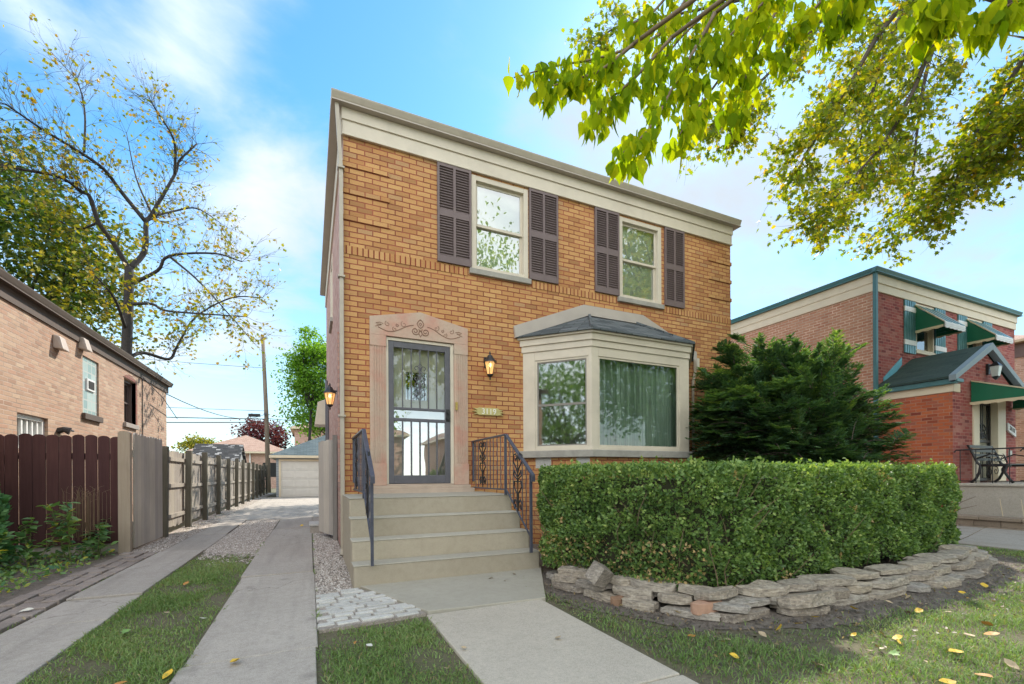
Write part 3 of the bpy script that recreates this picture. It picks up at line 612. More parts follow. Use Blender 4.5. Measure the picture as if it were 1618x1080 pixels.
for s in (-1, 1):
    for cz, r, a0, tn in ((2.66, .055, -1.57, .95), (2.66, .0, 0, 0), (2.52, .055, 1.57, -1.0), (2.42, .055, -1.57, 1.0), (2.30, .055, 1.57, -1.0)):
        if r: g.tube([FRONT.p(xm + s * px_, .012, pz_) for px_, pz_ in spiral((.055, cz), .012, r, a0, tn, 16)], .006, 5)
    g.tube([FRONT.p(xm + s * t_, .012, z) for t_, z in ((0, 2.74), (.03, 2.70), (.012, 2.6), (.05, 2.47), (.012, 2.37), (.04, 2.25), (0, 2.2))], .005, 5)
g.build('grille', M_DARKMETAL, storm)
for z0_, z1_, m_, nm in ((DZ0 + .12, 1.885, M_GLASSMIR, 'lower_pane'), (2.085, DZ1 - .085, M_GLASS, 'upper_pane'), (1.93, 2.05, M_GLASSUP, 'middle_pane')):
    g = MB(); g.quad(FRONT.p(D0 + s_, -.02, z0_), FRONT.p(D1 - s_, -.02, z0_), FRONT.p(D1 - s_, -.02, z1_), FRONT.p(D0 + s_, -.02, z1_)); g.build(nm, m_, storm, fix=False)
g = MB()
for z in (1.95, 2.04): g.tube([FRONT.p(1.905, .01, z), FRONT.p(1.905, .03, z), FRONT.p(1.905, .055, z)], [.022, .015, .026], 10)
g.box(1.875, 1.935, .008, .014, 1.9, 2.09, FRONT); g.build('handle', M_BLACK, storm)
b = MB(); b.wall(F((0, .118, 0)), D0 - .02, D1 + .02, .97, 3.04, [(1.30, 1.62, 2.22, 2.63)], .03)
for x in (1.12, 1.2, 1.28, 1.66, 1.74, 1.82): b.box(x, x + .012, -.121, -.112, 1.0, 3.0, FRONT)
fd = b.build('front_door', M_INNER, house)
g = MB(); g.quad(FRONT.p(1.30, -.135, 2.22), FRONT.p(1.62, -.135, 2.22), FRONT.p(1.62, -.135, 2.63), FRONT.p(1.30, -.135, 2.63)); g.build('pane', glass('dark_door_glass', .22, (.1, .1, .1)), fd, fix=False)
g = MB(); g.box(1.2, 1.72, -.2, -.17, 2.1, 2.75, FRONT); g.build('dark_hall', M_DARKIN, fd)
b = MB(); b.box(2.01, 2.045, .048, .064, 2.08, 2.2, FRONT); b.tube([FRONT.p(2.0275, .062, 2.14), FRONT.p(2.0275, .072, 2.14)], .01, 8); tag(b.build('doorbell', plain('brass', (.45, .33, .10), .3, .1, 20, metal=.8)), 'small brass doorbell plate on the stone pilaster right of the storm door', 'doorbell')

# bay window
A, B, C, D = np.array([3.17, 0]), np.array([3.955, -.80]), np.array([5.945, -.80]), np.array([6.73, 0])
def off(o):                                 # outline grown outwards by o
    k = .4142 * o; r = o * 1.4142
    return [(A[0] - r, 0), (B[0] - k, B[1] - o), (C[0] + k, C[1] - o), (D[0] + r, 0)]
def ring(b, o, z0, z1, m=0, inner=-.05):
    O = off(o); I = off(inner)
    for i in range(3): b.hexa([(*O[i], z0), (*O[i + 1], z0), (*I[i + 1], z0), (*I[i], z0), (*O[i], z1), (*O[i + 1], z1), (*I[i + 1], z1), (*I[i], z1)], m)
uL = unit(B - A); nL = np.array([uL[1], -uL[0]]); LL = np.linalg.norm(B - A)
FL = F((*A, 0), (*uL, 0), (*nL, 0)); FC = F((*B, 0), (1, 0, 0), (0, -1, 0)); uR = unit(D - C); nR = np.array([uR[1], -uR[0]]); FR = F((*C, 0), (*uR, 0), (*nR, 0))
WC = 1.99
b = MB(); zb, zt = 1.48, 3.07
# posts
b.box(0, .205, -.06, 0, zb, zt, FL); b.box(LL - .05, LL, -.06, 0, zb, zt, FL); b.box(0, .125, -.06, 0, zb, zt, FC); b.box(WC - .215, WC, -.06, 0, zb, zt, FC); b.box(0, .12, -.06, 0, zb, zt, FR); b.box(LL - .2, LL, -.06, 0, zb, zt, FR)
for fr, a_, c_ in ((FL, .205, LL - .05), (FC, .125, WC - .215), (FR, .12, LL - .2)): b.box(a_, c_, -.06, -.001, 2.93, zt, fr); b.box(a_, c_, -.06, -.001, zb, 1.525, fr)
ring(b, .018, zt, zt + .1); ring(b, .04, zt + .1, zt + .2); ring(b, .07, zt + .2, zt + .26)
bay = b.build('bay_window', M_CREAM, house, bevel=.004)
def pane_frame(fr, u0, u1, z0, z1, dbl, fw=.032):
    s = MB(); a_, c_ = -.05, -.012
    s.box(u0, u0 + fw, a_, c_, z0, z1, fr); s.box(u1 - fw, u1, a_, c_, z0, z1, fr); s.box(u0 + fw, u1 - fw, a_, c_ - .002, z0, z0 + fw, fr); s.box(u0 + fw, u1 - fw, a_, c_ - .002, z1 - fw, z1, fr)
    s.build('window_frame', M_CREAM, bay, bevel=.003)
    if dbl:
        s = MB(); zm = (z0 + z1) / 2 - .02; e_ = .02
        s.box(u0 + fw, u1 - fw, -.044, -.02, zm - .018, zm + .018, fr); s.box(u0 + fw, u0 + fw + e_, -.044, -.022, z0 + fw, z1 - fw, fr); s.box(u1 - fw - e_, u1 - fw, -.044, -.022, z0 + fw, z1 - fw, fr); s.box(u0 + fw, u1 - fw, -.044, -.023, z0 + fw, z0 + fw + e_, fr); s.box(u0 + fw, u1 - fw, -.044, -.023, z1 - fw - e_, z1 - fw, fr)
        s.build('sash', plain('grey_sash', (.22, .20, .17), .5, .06, 5), bay)
    g = MB(); g.quad(fr.p(u0 + fw, -.036, z0 + fw), fr.p(u1 - fw, -.036, z0 + fw), fr.p(u1 - fw, -.036, z1 - fw), fr.p(u0 + fw, -.036, z1 - fw)); g.build('pane', M_SCREEN if dbl else M_GLASS, bay, fix=False)
pane_frame(FL, .205, LL - .05, 1.525, 2.93, True); pane_frame(FC, .125, WC - .215, 1.525, 2.93, False); pane_frame(FR, .12, LL - .2, 1.525, 2.93, True)
def drape(pts, z0, z1, name, amp=.04, wl=.14):
    P = np.array(pts); n = 240; L = np.linalg.norm(P[1] - P[0]); u = (P[1] - P[0]) / L; nn = np.array([u[1], -u[0]])
    vs = []
    for k, z in enumerate((z0, (z0 + z1) / 2, z1)):
        for i in range(n + 1):
            s = L * i / n; ph = s / wl * 6.283 + 1.3 * math.sin(s * 5.1) + .5 * math.sin(s * 11 + .15 * k)
            q = P[0] + u * s + nn * amp * (math.sin(ph) + .35 * math.sin(2.3 * ph + .1 * k)) * (1 + .5 * math.sin(s * 3))
            vs.append((q[0], q[1], z))
    fs = [(r * (n + 1) + i, r * (n + 1) + i + 1, (r + 1) * (n + 1) + i + 1, (r + 1) * (n + 1) + i) for r in range(2) for i in range(n)]
    b = MB(); b.add(vs, fs); return b.build(name, M_CURT, bay, smooth=True, fix=False)
drape([(4.0, -.60), (5.92, -.60)], 1.5, 3.05, 'curtain')
drape([(3.24, .16), (3.97, -.58)], 1.5, 3.05, 'curtain', .02)
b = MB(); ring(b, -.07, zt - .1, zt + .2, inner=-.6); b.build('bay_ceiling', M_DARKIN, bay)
b = MB(); O = off(.055); b.prism([(x, y, 1.368) for x, y in O], (0, 0, .11)); b.build('sill', M_STONESILL, bay, bevel=.008)
b = MB(); O = off(-.03); b.prism([(x, y, -.1) for x, y in O], (0, 0, 1.466)); b.build('base_wall', M_BRICK, bay)
for fr, u0, u1, z0, z1 in ((FL, .2, .46, 1.2, 1.366), (FL, LL - .25, LL - .04, 1.26, 1.366), (FL, LL - .2, LL - .03, 1.16, 1.255)): b = MB(); b.box(u0, u1, -.06, -.022, z0, z1, fr); b.build('stone_patch', M_WHITEST, bay, bevel=.006)
b = MB(); O = off(.105); z0 = 3.325; RL, RR, zr = (4.44, 0, 3.86), (5.46, 0, 3.86), 0
P4 = [(O[0][0], 0, z0), (O[1][0], O[1][1], z0), (O[2][0], O[2][1], z0), (O[3][0], 0, z0)]
b.quad(P4[0], P4[1], RL); b.quad(P4[1], P4[2], RR, RL); b.quad(P4[2], P4[3], RR); b.quad(*[(x, y, z - .022) for x, y, z in P4][::-1])
for i in range(3):
    p, q = P4[i], P4[i + 1]; b.quad((p[0], p[1], z0 - .022), (q[0], q[1], z0 - .022), q, p)
for e0, e1 in ((P4[1], RL), (P4[2], RR)): b.tube([np.array(e0) + (0, .02, .0), np.array(e1) + (0, -.03, .0)], .03, 5)
b.build('roof', M_SHING, bay, fix=True)
b = MB(); t1 = [(3.0, 3.49), (4.33, 4.03), (5.62, 4.03), (6.95, 3.49)]; t0 = [(3.02, 3.30), (4.42, 3.85), (5.5, 3.85), (6.93, 3.30)]
for i in range(3): b.hexa([FRONT.p(t0[i][0], .0, t0[i][1]), FRONT.p(t0[i + 1][0], .0, t0[i + 1][1]), FRONT.p(t0[i + 1][0], .05, t0[i + 1][1]), FRONT.p(t0[i][0], .05, t0[i][1]), FRONT.p(t1[i][0], .0, t1[i][1]), FRONT.p(t1[i + 1][0], .0, t1[i + 1][1]), FRONT.p(t1[i + 1][0], .03, t1[i + 1][1]), FRONT.p(t1[i][0], .03, t1[i][1])])
b.build('flashing_board', M_TRIMMETAL, bay)
b = MB(); b.box(6.86, 6.92, -.12, -.03, 3.12, 3.34); b.tube([(6.89, -.075, 3.2), (6.84, -.03, 2.9), (6.84, -.03, 1.5)], .025, 6); b.build('bay_gutter_end', M_CREAM, bay)

# ------------------------------------------------------------------ front steps
b = MB(); tops = [.84, .63, .42, .21]; fronts = [-1.19, -1.44, -1.69, -1.94]; prev = -.0
X0, X1 = .405, 2.43
for k in range(4):
    e_ = .006 * k
    b.box(X0 - e_, X1 + e_, fronts[k], -.002 if k == 0 else fronts[k - 1] + .004, -.05, tops[k] - .002, m=0)
st = b.build('front_steps', [M_STEP], bevel=.022, seg=3); tag(st, 'four beige painted concrete front steps rising to the storm door', 'steps')
b = MB()
for k in range(4): b.box(X0 - .004 - .006 * k, X1 + .004 + .006 * k, fronts[k] - .006, -.004 if k == 0 else fronts[k - 1] - .008, tops[k] - .012, tops[k] + .004)
b.build('tread', M_STEPTOP, st, bevel=.008)

def stair_rail(x, label):
    r = empty('stair_railing', (x, -1.2, .84), label, 'railing', 'iron railings of the front steps')
    top = 1.62; kn = -1.30; ez, ey = 1.10, -2.02
    b = MB(); hw = .022
    b.box(x - hw, x + hw, kn, .0, top - .016, top + .006); b.hexa([(x - hw, kn, top - .016), (x + hw, kn, top - .016), (x + hw, ey - .05, ez - .03), (x - hw, ey - .05, ez - .03), (x - hw, kn, top + .006), (x + hw, kn, top + .006), (x + hw, ey - .05, ez + .0), (x - hw, ey - .05, ez + .0)])
    b.box(x - hw, x + hw, ey - .055, ey - .03, ez - .08, ez - .01); b.build('handrail', M_RAILBLUE, r, bevel=.004)
    for y, z0, z1 in ((kn + .02, .84, top - .01), (ey + .015, .21, ez), (-.03, 1.0, top - .01)):
        p = MB(); p.box(x - .014, x + .014, y - .014, y + .014, z0, z1); p.build('post', M_RAILBLUE, r)
    bt = MB(); bt.box(x - .008, x + .008, kn, -.0, .90, .918); bt.hexa([(x - .008, kn, .90), (x + .008, kn, .90), (x + .008, ey, .36), (x - .008, ey, .36), (x - .008, kn, .918), (x + .008, kn, .918), (x + .008, ey, .378), (x - .008, ey, .378)]); bt.build('bottom_rail', M_RAILBLUE, r)
    ys = [-.14, -.26, -.62, -.74, -.86, -1.0, -1.12, -1.42, -1.52, -1.78, -1.88]
    for y in ys:
        f = 0 if y > kn else (kn - y) / (kn - ey); z1 = top - .02 - f * (top - ez); z0 = .91 - f * .54
        p = MB(); zz = np.linspace(z0, z1, 13); p.tube([(x + .003 * math.sin(i * 2.1), y + .003 * math.cos(i * 2.1), z) for i, z in enumerate(zz)], .0065, 4); p.build('baluster', M_RAILBLUE, r)
    for yc, z0, z1 in ((-.44, .95, 1.58), (-1.65, .66, 1.36)):
        s = MB(); H = z1 - z0
        for sg in (-1, 1):
            s.tube([(x, yc + sg * a_ * .125, z0 + c_ * H) for a_, c_ in ((.05, 0), (.12, .12), (.6, .2), (.95, .12), (.8, .03), (.5, .06), (.55, .12))], .009, 5)
            s.tube([(x, yc + sg * a_ * .125, z0 + c_ * H) for a_, c_ in ((.1, .12), (.15, .3), (.9, .42), (.7, .52), (.1, .5), (.1, .55), (.9, .62), (.75, .7), (.2, .6))], .009, 5)
            s.tube([(x, yc + sg * a_ * .125, z0 + c_ * H) for a_, c_ in ((.02, .66), (.3, .74), (1.0, .86), (.95, .97), (.5, .995), (.2, .93), (.4, .88), (.55, .91))], .009, 5)
        s.tube([(x, yc, z0 - .03), (x, yc, z1 + .02)], .007, 5); s.build('scrollwork', M_BLACK, r)
stair_rail(2.30, 'black wrought iron railing on the right of the front steps, against the hedge')
stair_rail(.555, 'black wrought iron railing seen nearly edge-on at the left of the front steps')

# lamps and number sign
M_AMBER = newmat('amber_lamp_glass'); 
def amber():
    m, t, b = M_AMBER; b.inputs['Base Color'].default_value = (.8, .42, .15, 1); b.inputs['Roughness'].default_value = .15; b.inputs['Emission Color'].default_value = (1, .55, .2, 1); b.inputs['Emission Strength'].default_value = .22; b.inputs['Alpha'].default_value = .85; return m
M_AMBER = amber()
m_, t_, b_ = newmat('lamp_bulb'); b_.inputs['Emission Color'].default_value = (1, .72, .35, 1); b_.inputs['Emission Strength'].default_value = 5; M_BULB = m_
def lamp(x, y, z, n, label, gm=None, s=1.0):
    r = empty('wall_lamp', (x, y, z), label, 'lamp'); n = np.array(n, float); c = np.array([x, y, z]) + n * .13 * s
    u = np.array([-n[1], n[0], 0]); fr = F((x, y, z), u, n)
    b = MB(); b.box(-.05 * s, .05 * s, .0, .02, -.02 * s, .15 * s, fr); b.box(-.012, .012, .02, .13 * s, .075 * s, .1 * s, fr); b.build('bracket', M_BLACK, r, bevel=.004)
    b = MB(); b.lathe([(.105 * s, .045 * s), (.1 * s, .06 * s), (.05 * s, .12 * s), (.035 * s, .15 * s), (.012 * s, .16 * s), (.014 * s, .19 * s), (.004, .22 * s)], c, 12); b.build('roof_cap', M_BLACK, r)
    b = MB(); b.lathe([(.045 * s, -.15 * s), (.085 * s, .045 * s)], c, 6); b.build('lantern_glass', gm or M_AMBER, r)
    b = MB(); b.lathe([(.005, -.23 * s), (.012 * s, -.21 * s), (.008 * s, -.19 * s), (.03 * s, -.175 * s), (.05 * s, -.15 * s), (.05 * s, -.14 * s)], c, 10)
    for j in range(6):
        a_ = 6.283 * j / 6; p = np.array([math.cos(a_), math.sin(a_), 0]); b.tube([c + p * .047 * s + (0, 0, -.15 * s), c + p * .088 * s + (0, 0, .05 * s)], .005, 4)
    b.build('cage', M_BLACK, r)
    b = MB(); b.lathe([(.004, -.03 * s), (.022 * s, -.01 * s), (.02 * s, .02 * s), (.004, .04 * s)], c, 8); b.build('bulb', M_BULB, r)
lamp(2.545, 0, 2.79, (0, -1, 0), 'black lantern lamp with amber glass on the front wall right of the door')
lamp(.44, 1.45, 2.42, (-1, 0, 0), 'black lantern lamp with lit amber glass on the side wall above the grey gate')
def text_mesh(body, size, fr, u, z, n, mat, parent, name='numerals', depth=.004):
    cu = bpy.data.curves.new('txt', 'FONT'); cu.body = body; cu.size = size; cu.extrude = depth; cu.align_x = 'CENTER'; cu.align_y = 'CENTER'
    o = bpy.data.objects.new('txt', cu); COL.objects.link(o); bpy.context.view_layer.update()
    me = o.to_mesh(); V = np.array([v.co[:] for v in me.vertices]); Fs = [tuple(p.vertices) for p in me.polygons]; o.to_mesh_clear(); bpy.data.objects.remove(o)
    W = [fr.p(u + q[0], n + q[2], z + q[1]) for q in V]
    return finish(name, W, Fs, mat, parent, ORG[parent.name], fix=False)
r = empty('house_number_sign', (2.555, 0, 2.08), 'carved yellow-green wooden plaque with white 3119 on the brick below the lamp', 'sign')
pl = [(-.17, -.055), (.17, -.055), (.23, -.045), (.29, -.055), (.22, -.02), (.30, -.005), (.21, .01), (.28, .035), (.2, .04), (.17, .062), (-.17, .062), (-.21, .045), (-.29, .05), (-.2, .015), (-.3, .0), (-.2, -.015), (-.28, -.05), (-.2, -.04)]
b = MB(); b.prism([FRONT.p(2.555 + x * .9, .006, 2.085 + z) for x, z in pl], FRONT.n * .028); b.build('plaque', plain('yellow_green_paint', (.50, .43, .17), .55, .12, 12, dirt=.2), r, bevel=.004)
text_mesh('3119', .125, FRONT, 2.56, 2.085, .036, plain('white_paint', (.8, .78, .7), .5, .03, 3), r)
# ------------------------------------------------------------------ red brick neighbour on the right
M_GREEN = plain('green_awning_metal', (.015, .16, .085), .35, .1, 4, bmp=.03)
M_TEAL = plain('teal_painted_metal', (.05, .16, .17), .4, .12, 5, bmp=.05)
def _corr():
    m, t, b = newmat('teal_shutter_metal'); v = geov(t); c = ramp(t, noise(t, v, 3, 4), [(.3, (.05, .16, .17)), (.7, (.12, .26, .27))]); t.links.new(c, b.inputs['Base Color']); b.inputs['Roughness'].default_value = .3; b.inputs['Metallic'].default_value = .3; return m
M_CORR = _corr()
M_AWNWHITE = plain('awning_white', (.72, .72, .70), .4, .06, 6)
M_AWNCREAM = plain('awning_cream', (.66, .55, .36), .45, .06, 6)
M_NBCREAM = plain('neighbour_cream_trim', (.68, .58, .42), .5, .05, 3, dirt=.1)
M_NBGLASS = glass('neighbour_glass', .25)
NX0, NX1, NY, ND, NT = 13.1, 20.95, .05, 12.0, 5.72
nb = empty('brick_house', (17, 0, 0), 'two-storey red brick house with green awnings and teal roof edge beyond the yew', 'house')
NF = F((0, NY, 0)); NS = F((NX0, NY + ND, 0), (0, -1, 0), (-1, 0, 0))
NW = [(15.02, 15.95, 4.42, 5.70), (17.82, 18.75, 4.42, 5.70)]
b = MB(); b.wall(NF, NX0, NX1, -.1, 6.2, NW, .1); b.build('wall', M_PLUMBRICK, nb, fix=False)
b = MB(); sidew = (ND - 8.2, ND - 7.3, 4.4, 5.6)
b.wall(NS, 0, ND, -.1, 6.2, [(4.3, 5.1, 4.3, 5.6)], .1); b.quad((NX1, NY, -.1), (NX1, NY + ND, -.1), (NX1, NY + ND, 6.2), (NX1, NY, 6.2)); b.quad((NX0, NY + ND, -.1), (NX1, NY + ND, -.1), (NX1, NY + ND, 6.2), (NX0, NY + ND, 6.2)); b.build('side_wall', M_SIDEBRICK, nb, fix=False)
window(nb, NS, 4.3, 5.1, 4.3, 5.6, shade=M_BLIND, glassm=M_NBGLASS)
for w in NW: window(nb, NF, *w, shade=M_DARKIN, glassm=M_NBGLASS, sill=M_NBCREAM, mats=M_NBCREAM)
b = MB(); b.box(NX0 - .03, NX1 + .03, -.0, .035, NT, 5.94, NF); b.box(NX0 - .05, NX1 + .05, -.0, .06, 5.93, 6.15, NF); b.box(-.02, ND, -.0, .035, NT, 5.94, NS); b.box(-.02, ND, -.0, .055, 5.93, 6.15, NS); b.build('fascia', M_NBCREAM, nb, bevel=.005)
b = MB(); b.box(NX0 - .15, NX1 + .15, NY - .15, NY + ND + .1, 6.15, 6.17); b.build('soffit', M_TEAL, nb)
b = MB(); b.prism([NF.p(NX0 - .16, n_, z) for n_, z in prof], (NX1 - NX0 + .32, 0, 0)); b.prism([NS.p(0, n_, z) for n_, z in prof], (0, -ND - .1, 0)); b.build('gutter', M_TEAL, nb, bevel=.004)
b = MB(); b.add([(NX0 - .13, NY - .1, 6.265), (NX1 + .13, NY - .1, 6.265), (NX1 + .13, NY + ND, 6.265), (NX0 - .13, NY + ND, 6.265), (16.2, 6, 6.5), (17.8, 6, 6.5)], [(0, 1, 5, 4), (1, 2, 5), (2, 3, 4, 5), (3, 0, 4)]); b.build('roof', M_SHING, nb)
b = MB(); b.tube([(NX0 - .06, NY - .06, 6.16), (NX0 - .06, NY - .06, 3.9), (NX0 - .06, NY - .06, .1)], .055, 4); b.build('downspout', M_TEAL, nb)
b = MB(); b.lathe([(.09, 0), (.09, .3), (.13, .31), (.13, .4), (.04, .43)], (13.6, 11.0, 6.3), 10); b.build('roof_vent', plain('galvanised', (.25, .3, .33), .4, .1, 8), nb)
b = MB(); 
for k in range(4): b.tube([(14.2 + .1 * k, 5.2 - .35 * k, 6.35 + .1), (14.9 + .1 * k, 5.0 - .35 * k, 6.55)], .012, 4)
b.tube([(14.5, 5.2, 6.3), (14.5, 4.6, 6.6), (14.9, 3.9, 6.55)], .015, 5); b.build('fallen_aerial', M_DARKMETAL, nb)
def corr_shutter(u0, u1, z0, z1):
    s = MB(); s.box(u0, u1, .003, .02, z0, z1, NF); w = (u1 - u0) / 5
    for k in range(5): s.box(u0 + k * w + .015, u0 + (k + 1) * w - .012, .02, .034, z0, z1, NF)
    sh = s.build('shutter', M_CORR, nb, bevel=.005)
    for z in (z0 + .22, z1 - .30): q = MB(); q.box(u0 - .012, u1 + .012, .01, .045, z, z + .13, NF); q.build('shutter_band', M_AWNWHITE, sh, bevel=.003)
for u0, u1 in ((14.44, 15.0), (15.98, 16.55), (17.26, 17.80), (18.78, 19.35)): corr_shutter(u0, u1, 4.3, 5.71)

def awning(parent, fr, u0, u1, zt, drop, out_, mat, name='awning', slat=.09):
    # corrugated side walls and slatted sloping top with a scalloped hem
    zb = zt - drop; n = int(drop / slat); f = lambda z: out_ * (1 - max(0, (z - zb - .10) / (drop - .10)))
    b = MB(); b.tube([fr.p(u0, .02, zt), fr.p(u1, .02, zt)], .02, 5); aw = b.build(name, mat, parent)
    for u, s in ((u0, -1), (u1, 1)):
        b = MB()
        for k in range(n):
            za, zc = zb + k * drop / n, zb + (k + 1) * drop / n
            b.hexa([fr.p(u, .02, za), fr.p(u, max(.03, f(za)), za), fr.p(u + s * .012, max(.03, f(za)), za), fr.p(u + s * .012, .02, za),
                    fr.p(u + s * .015, .02, zc), fr.p(u + s * .015, max(.03, f(zc)), zc), fr.p(u + s * .027, max(.03, f(zc)), zc), fr.p(u + s * .027, .02, zc)])
        b.build('side_panel', mat, aw)
    b = MB(); m = max(4, int((u1 - u0) / .16)); w = (u1 - u0) / m
    for k in range(m):
        a_, c_ = u0 + k * w, u0 + (k + 1) * w; dz = .018 if k % 2 else 0
        b.hexa([fr.p(a_ - .008, .02, zt + dz), fr.p(c_ + .008, .02, zt + dz), fr.p(c_ + .008, out_ + .02, zb + .1 + dz), fr.p(a_ - .008, out_ + .02, zb + .1 + dz), fr.p(a_ - .008, .02, zt + dz + .014), fr.p(c_ + .008, .02, zt + dz + .014), fr.p(c_ + .008, out_ + .02, zb + .115 + dz), fr.p(a_ - .008, out_ + .02, zb + .115 + dz)], k % 2)
    b.build('awning_slats', [M_AWNWHITE, mat if mat != M_GREEN else M_CORR], aw)
    b = MB(); m = int((u1 - u0) / .05)
    for k in range(m):
        a_, c_ = u0 + (u1 - u0) * k / m, u0 + (u1 - u0) * (k + 1) / m
        h = lambda u: zb - .02 - .03 * abs(math.sin((u - u0) / .2 * math.pi))
        b.hexa([fr.p(a_, out_ + .01, h(a_)), fr.p(c_, out_ + .01, h(c_)), fr.p(c_, out_ + .03, h(c_)), fr.p(a_, out_ + .03, h(a_)), fr.p(a_, out_ + .01, zb + .11), fr.p(c_, out_ + .01, zb + .11), fr.p(c_, out_ + .03, zb + .11), fr.p(a_, out_ + .03, zb + .11)])
    for z in (zb + .005, zb + .055): b.box(u0, u1, out_ + .03, out_ + .038, z, z + .022, fr)
    b.build('valance', M_AWNWHITE, aw)
    b = MB(); m = max(4, int(out_ / .05))
    for u, s in ((u0 - .03, -1), (u1 + .03, 1)):
        for k in range(m):
            a_, c_ = out_ * k / m, out_ * (k + 1) / m; h = lambda q: zb - .015 - .03 * abs(math.sin(q / .2 * math.pi))
            b.hexa([fr.p(u - .008, a_, h(a_)), fr.p(u + .008, a_, h(a_)), fr.p(u + .008, c_, h(c_)), fr.p(u - .008, c_, h(c_)), fr.p(u - .008, a_, zb + .035), fr.p(u + .008, a_, zb + .035), fr.p(u + .008, c_, zb + .035), fr.p(u - .008, c_, zb + .035)])
        b.tube([fr.p(u, .03, zt + .01), fr.p(u, out_ + .02, zb + .11)], .018, 4)
    b.build('awning_hem', M_AWNCREAM, aw)
    return aw
awning(nb, NF, 14.98, 16.02, 5.62, .72, .62, M_GREEN)
awning(nb, NF, 17.78, 18.82, 5.62, .72, .62, M_GREEN)
# entry vestibule with a gabled roof
VX0, VX1, VY = 13.28, 16.42, -1.4
VF = F((0, VY, 0)); VS = F((VX0, NY, 0), (0, -1, 0), (-1, 0, 0))
vd = (14.40, 15.45, .86, 2.93)
b = MB(); b.wall(VF, VX0, VX1, -.1, 3.12, [vd], .18); b.quad((VX0, VY, 3.12), (VX1, VY, 3.12), (14.85, VY, 3.98)); b.quad((VX1, VY, -.1), (VX1, NY, -.1), (VX1, NY, 3.12), (VX1, VY, 3.12)); vest = b.build('vestibule', M_PLUMBRICK, nb, fix=False)
b = MB(); b.wall(VS, 0, NY - VY, -.1, 3.12); b.build('vestibule_side', M_REDBRICK_LIT, vest, fix=False)
b = MB(); ez, az, ov = 3.22, 4.12, .10
for x0, x1 in ((VX0 - .16, 14.85), (VX1 + .16, 14.85)):
    b.hexa([(x0, VY - ov, ez), (x1, VY - ov, az), (x1, NY, az), (x0, NY, ez), (x0, VY - ov, ez + .05), (x1, VY - ov, az + .05), (x1, NY, az + .05), (x0, NY, ez + .05)])
b.build('vestibule_roof', M_SHINGGREEN, vest)
b = MB()
for x0, x1 in ((VX0 - .17, 14.85), (VX1 + .17, 14.85)):
    b.hexa([(x0, VY - ov - .03, ez - .06), (x1, VY - ov - .03, az - .10), (x1, VY - .002, az - .10), (x0, VY - .002, ez - .06), (x0, VY - ov - .03, ez + .07), (x1, VY - ov - .03, az + .07), (x1, VY - .002, az + .07), (x0, VY - .002, ez + .07)])
b.build('bargeboard', plain('pale_blue_board', (.21, .26, .28), .5, .06, 4), vest, bevel=.004)
b = MB(); b.box(.0, NY - VY + .1, .0, .12, 3.1, 3.22, VS); b.box(VX0 - .12, VX0 + .18, .0, .13, 3.13, 3.21, VF); b.build('gutter', M_TEAL, vest, bevel=.01)
b = MB(); b.box(0, NY - VY + .03, .0, .025, 2.93, 3.11, VS); b.box(VX0 - .028, VX0 + .28, .001, .03, 2.93, 3.12, VF); b.build('fascia', M_NBCREAM, vest, bevel=.004)
b = MB(); b.hexa([(VX0 + .2, NY - .03, 3.3), (14.3, NY - .03, 3.95), (14.3, NY - .002, 3.95), (VX0 + .2, NY - .002, 3.3), (VX0 + .2, NY - .03, 3.55), (14.3, NY - .03, 4.15), (14.3, NY - .002, 4.15), (VX0 + .2, NY - .002, 3.55)]); b.build('flashing', plain('sky_blue_flashing', (.13, .38, .48), .5, .1, 5), nb)
b = MB(); b.box(14.18, 14.46, -.18, .03, .86, 2.93, VF); b.box(15.39, 15.8, -.18, .03, .86, 2.93, VF); b.box(14.46, 15.39, -.18, .02, 2.8, 2.93, VF); b.build('door_case', M_NBCREAM, vest, bevel=.006)
b = MB(); b.box(14.47, 15.39, -.17, -.15, .88, 2.8, VF); dr = b.build('door', plain('pale_door', (.48, .42, .34), .5, .05, 4), vest)
b = MB()
for x in (14.5, 15.33): b.box(x, x + .05, -.13, -.10, .9, 2.8, VF)
for z in (.9, 1.62, 1.83, 2.73): b.box(14.55, 15.33, -.13, -.105, z, z + .06, VF)
for x in (14.7, 14.9, 14.98, 15.2): b.box(x, x + .015, -.12, -.105, 1.9, 2.75, VF); b.box(x, x + .015, -.12, -.105, .95, 1.62, VF)
for rr in (.12, .2, .3): b.tube([VF.p(14.94 + rr * math.cos(a_), -.11, 1.92 + rr * 1.2 * math.sin(a_)) for a_ in np.linspace(0, math.pi, 13)], .012, 5)
for a_ in np.linspace(.3, 2.85, 6): b.tube([VF.p(14.94, -.11, 1.92), VF.p(14.94 + .3 * math.cos(a_), -.11, 1.92 + .36 * math.sin(a_))], .009, 5)
b.build('door_grille', M_BLACK, vest)
b = MB(); b.quad(VF.p(14.53, -.14, .9), VF.p(15.35, -.14, .9), VF.p(15.35, -.14, 2.78), VF.p(14.53, -.14, 2.78)); b.build('door_glass', M_GLASS, vest, fix=False)
awning(vest, VF, 14.10, 16.2, 3.22, .52, 1.15, M_GREEN)
r = empty('wall_lamp', (14.9, VY, 3.55), 'dark square lantern under the green gable of the red brick porch', 'lamp'); b = MB(); b.box(14.85, 14.95, 0, .05, 3.45, 3.7, VF); b.tube([VF.p(14.9, .05, 3.66), VF.p(14.9, .16, 3.7)], .015, 5); b.lathe([(.13, .0), (.05, .09), (.01, .12)], VF.p(14.9, .16, 3.62), 4, rot=.785)
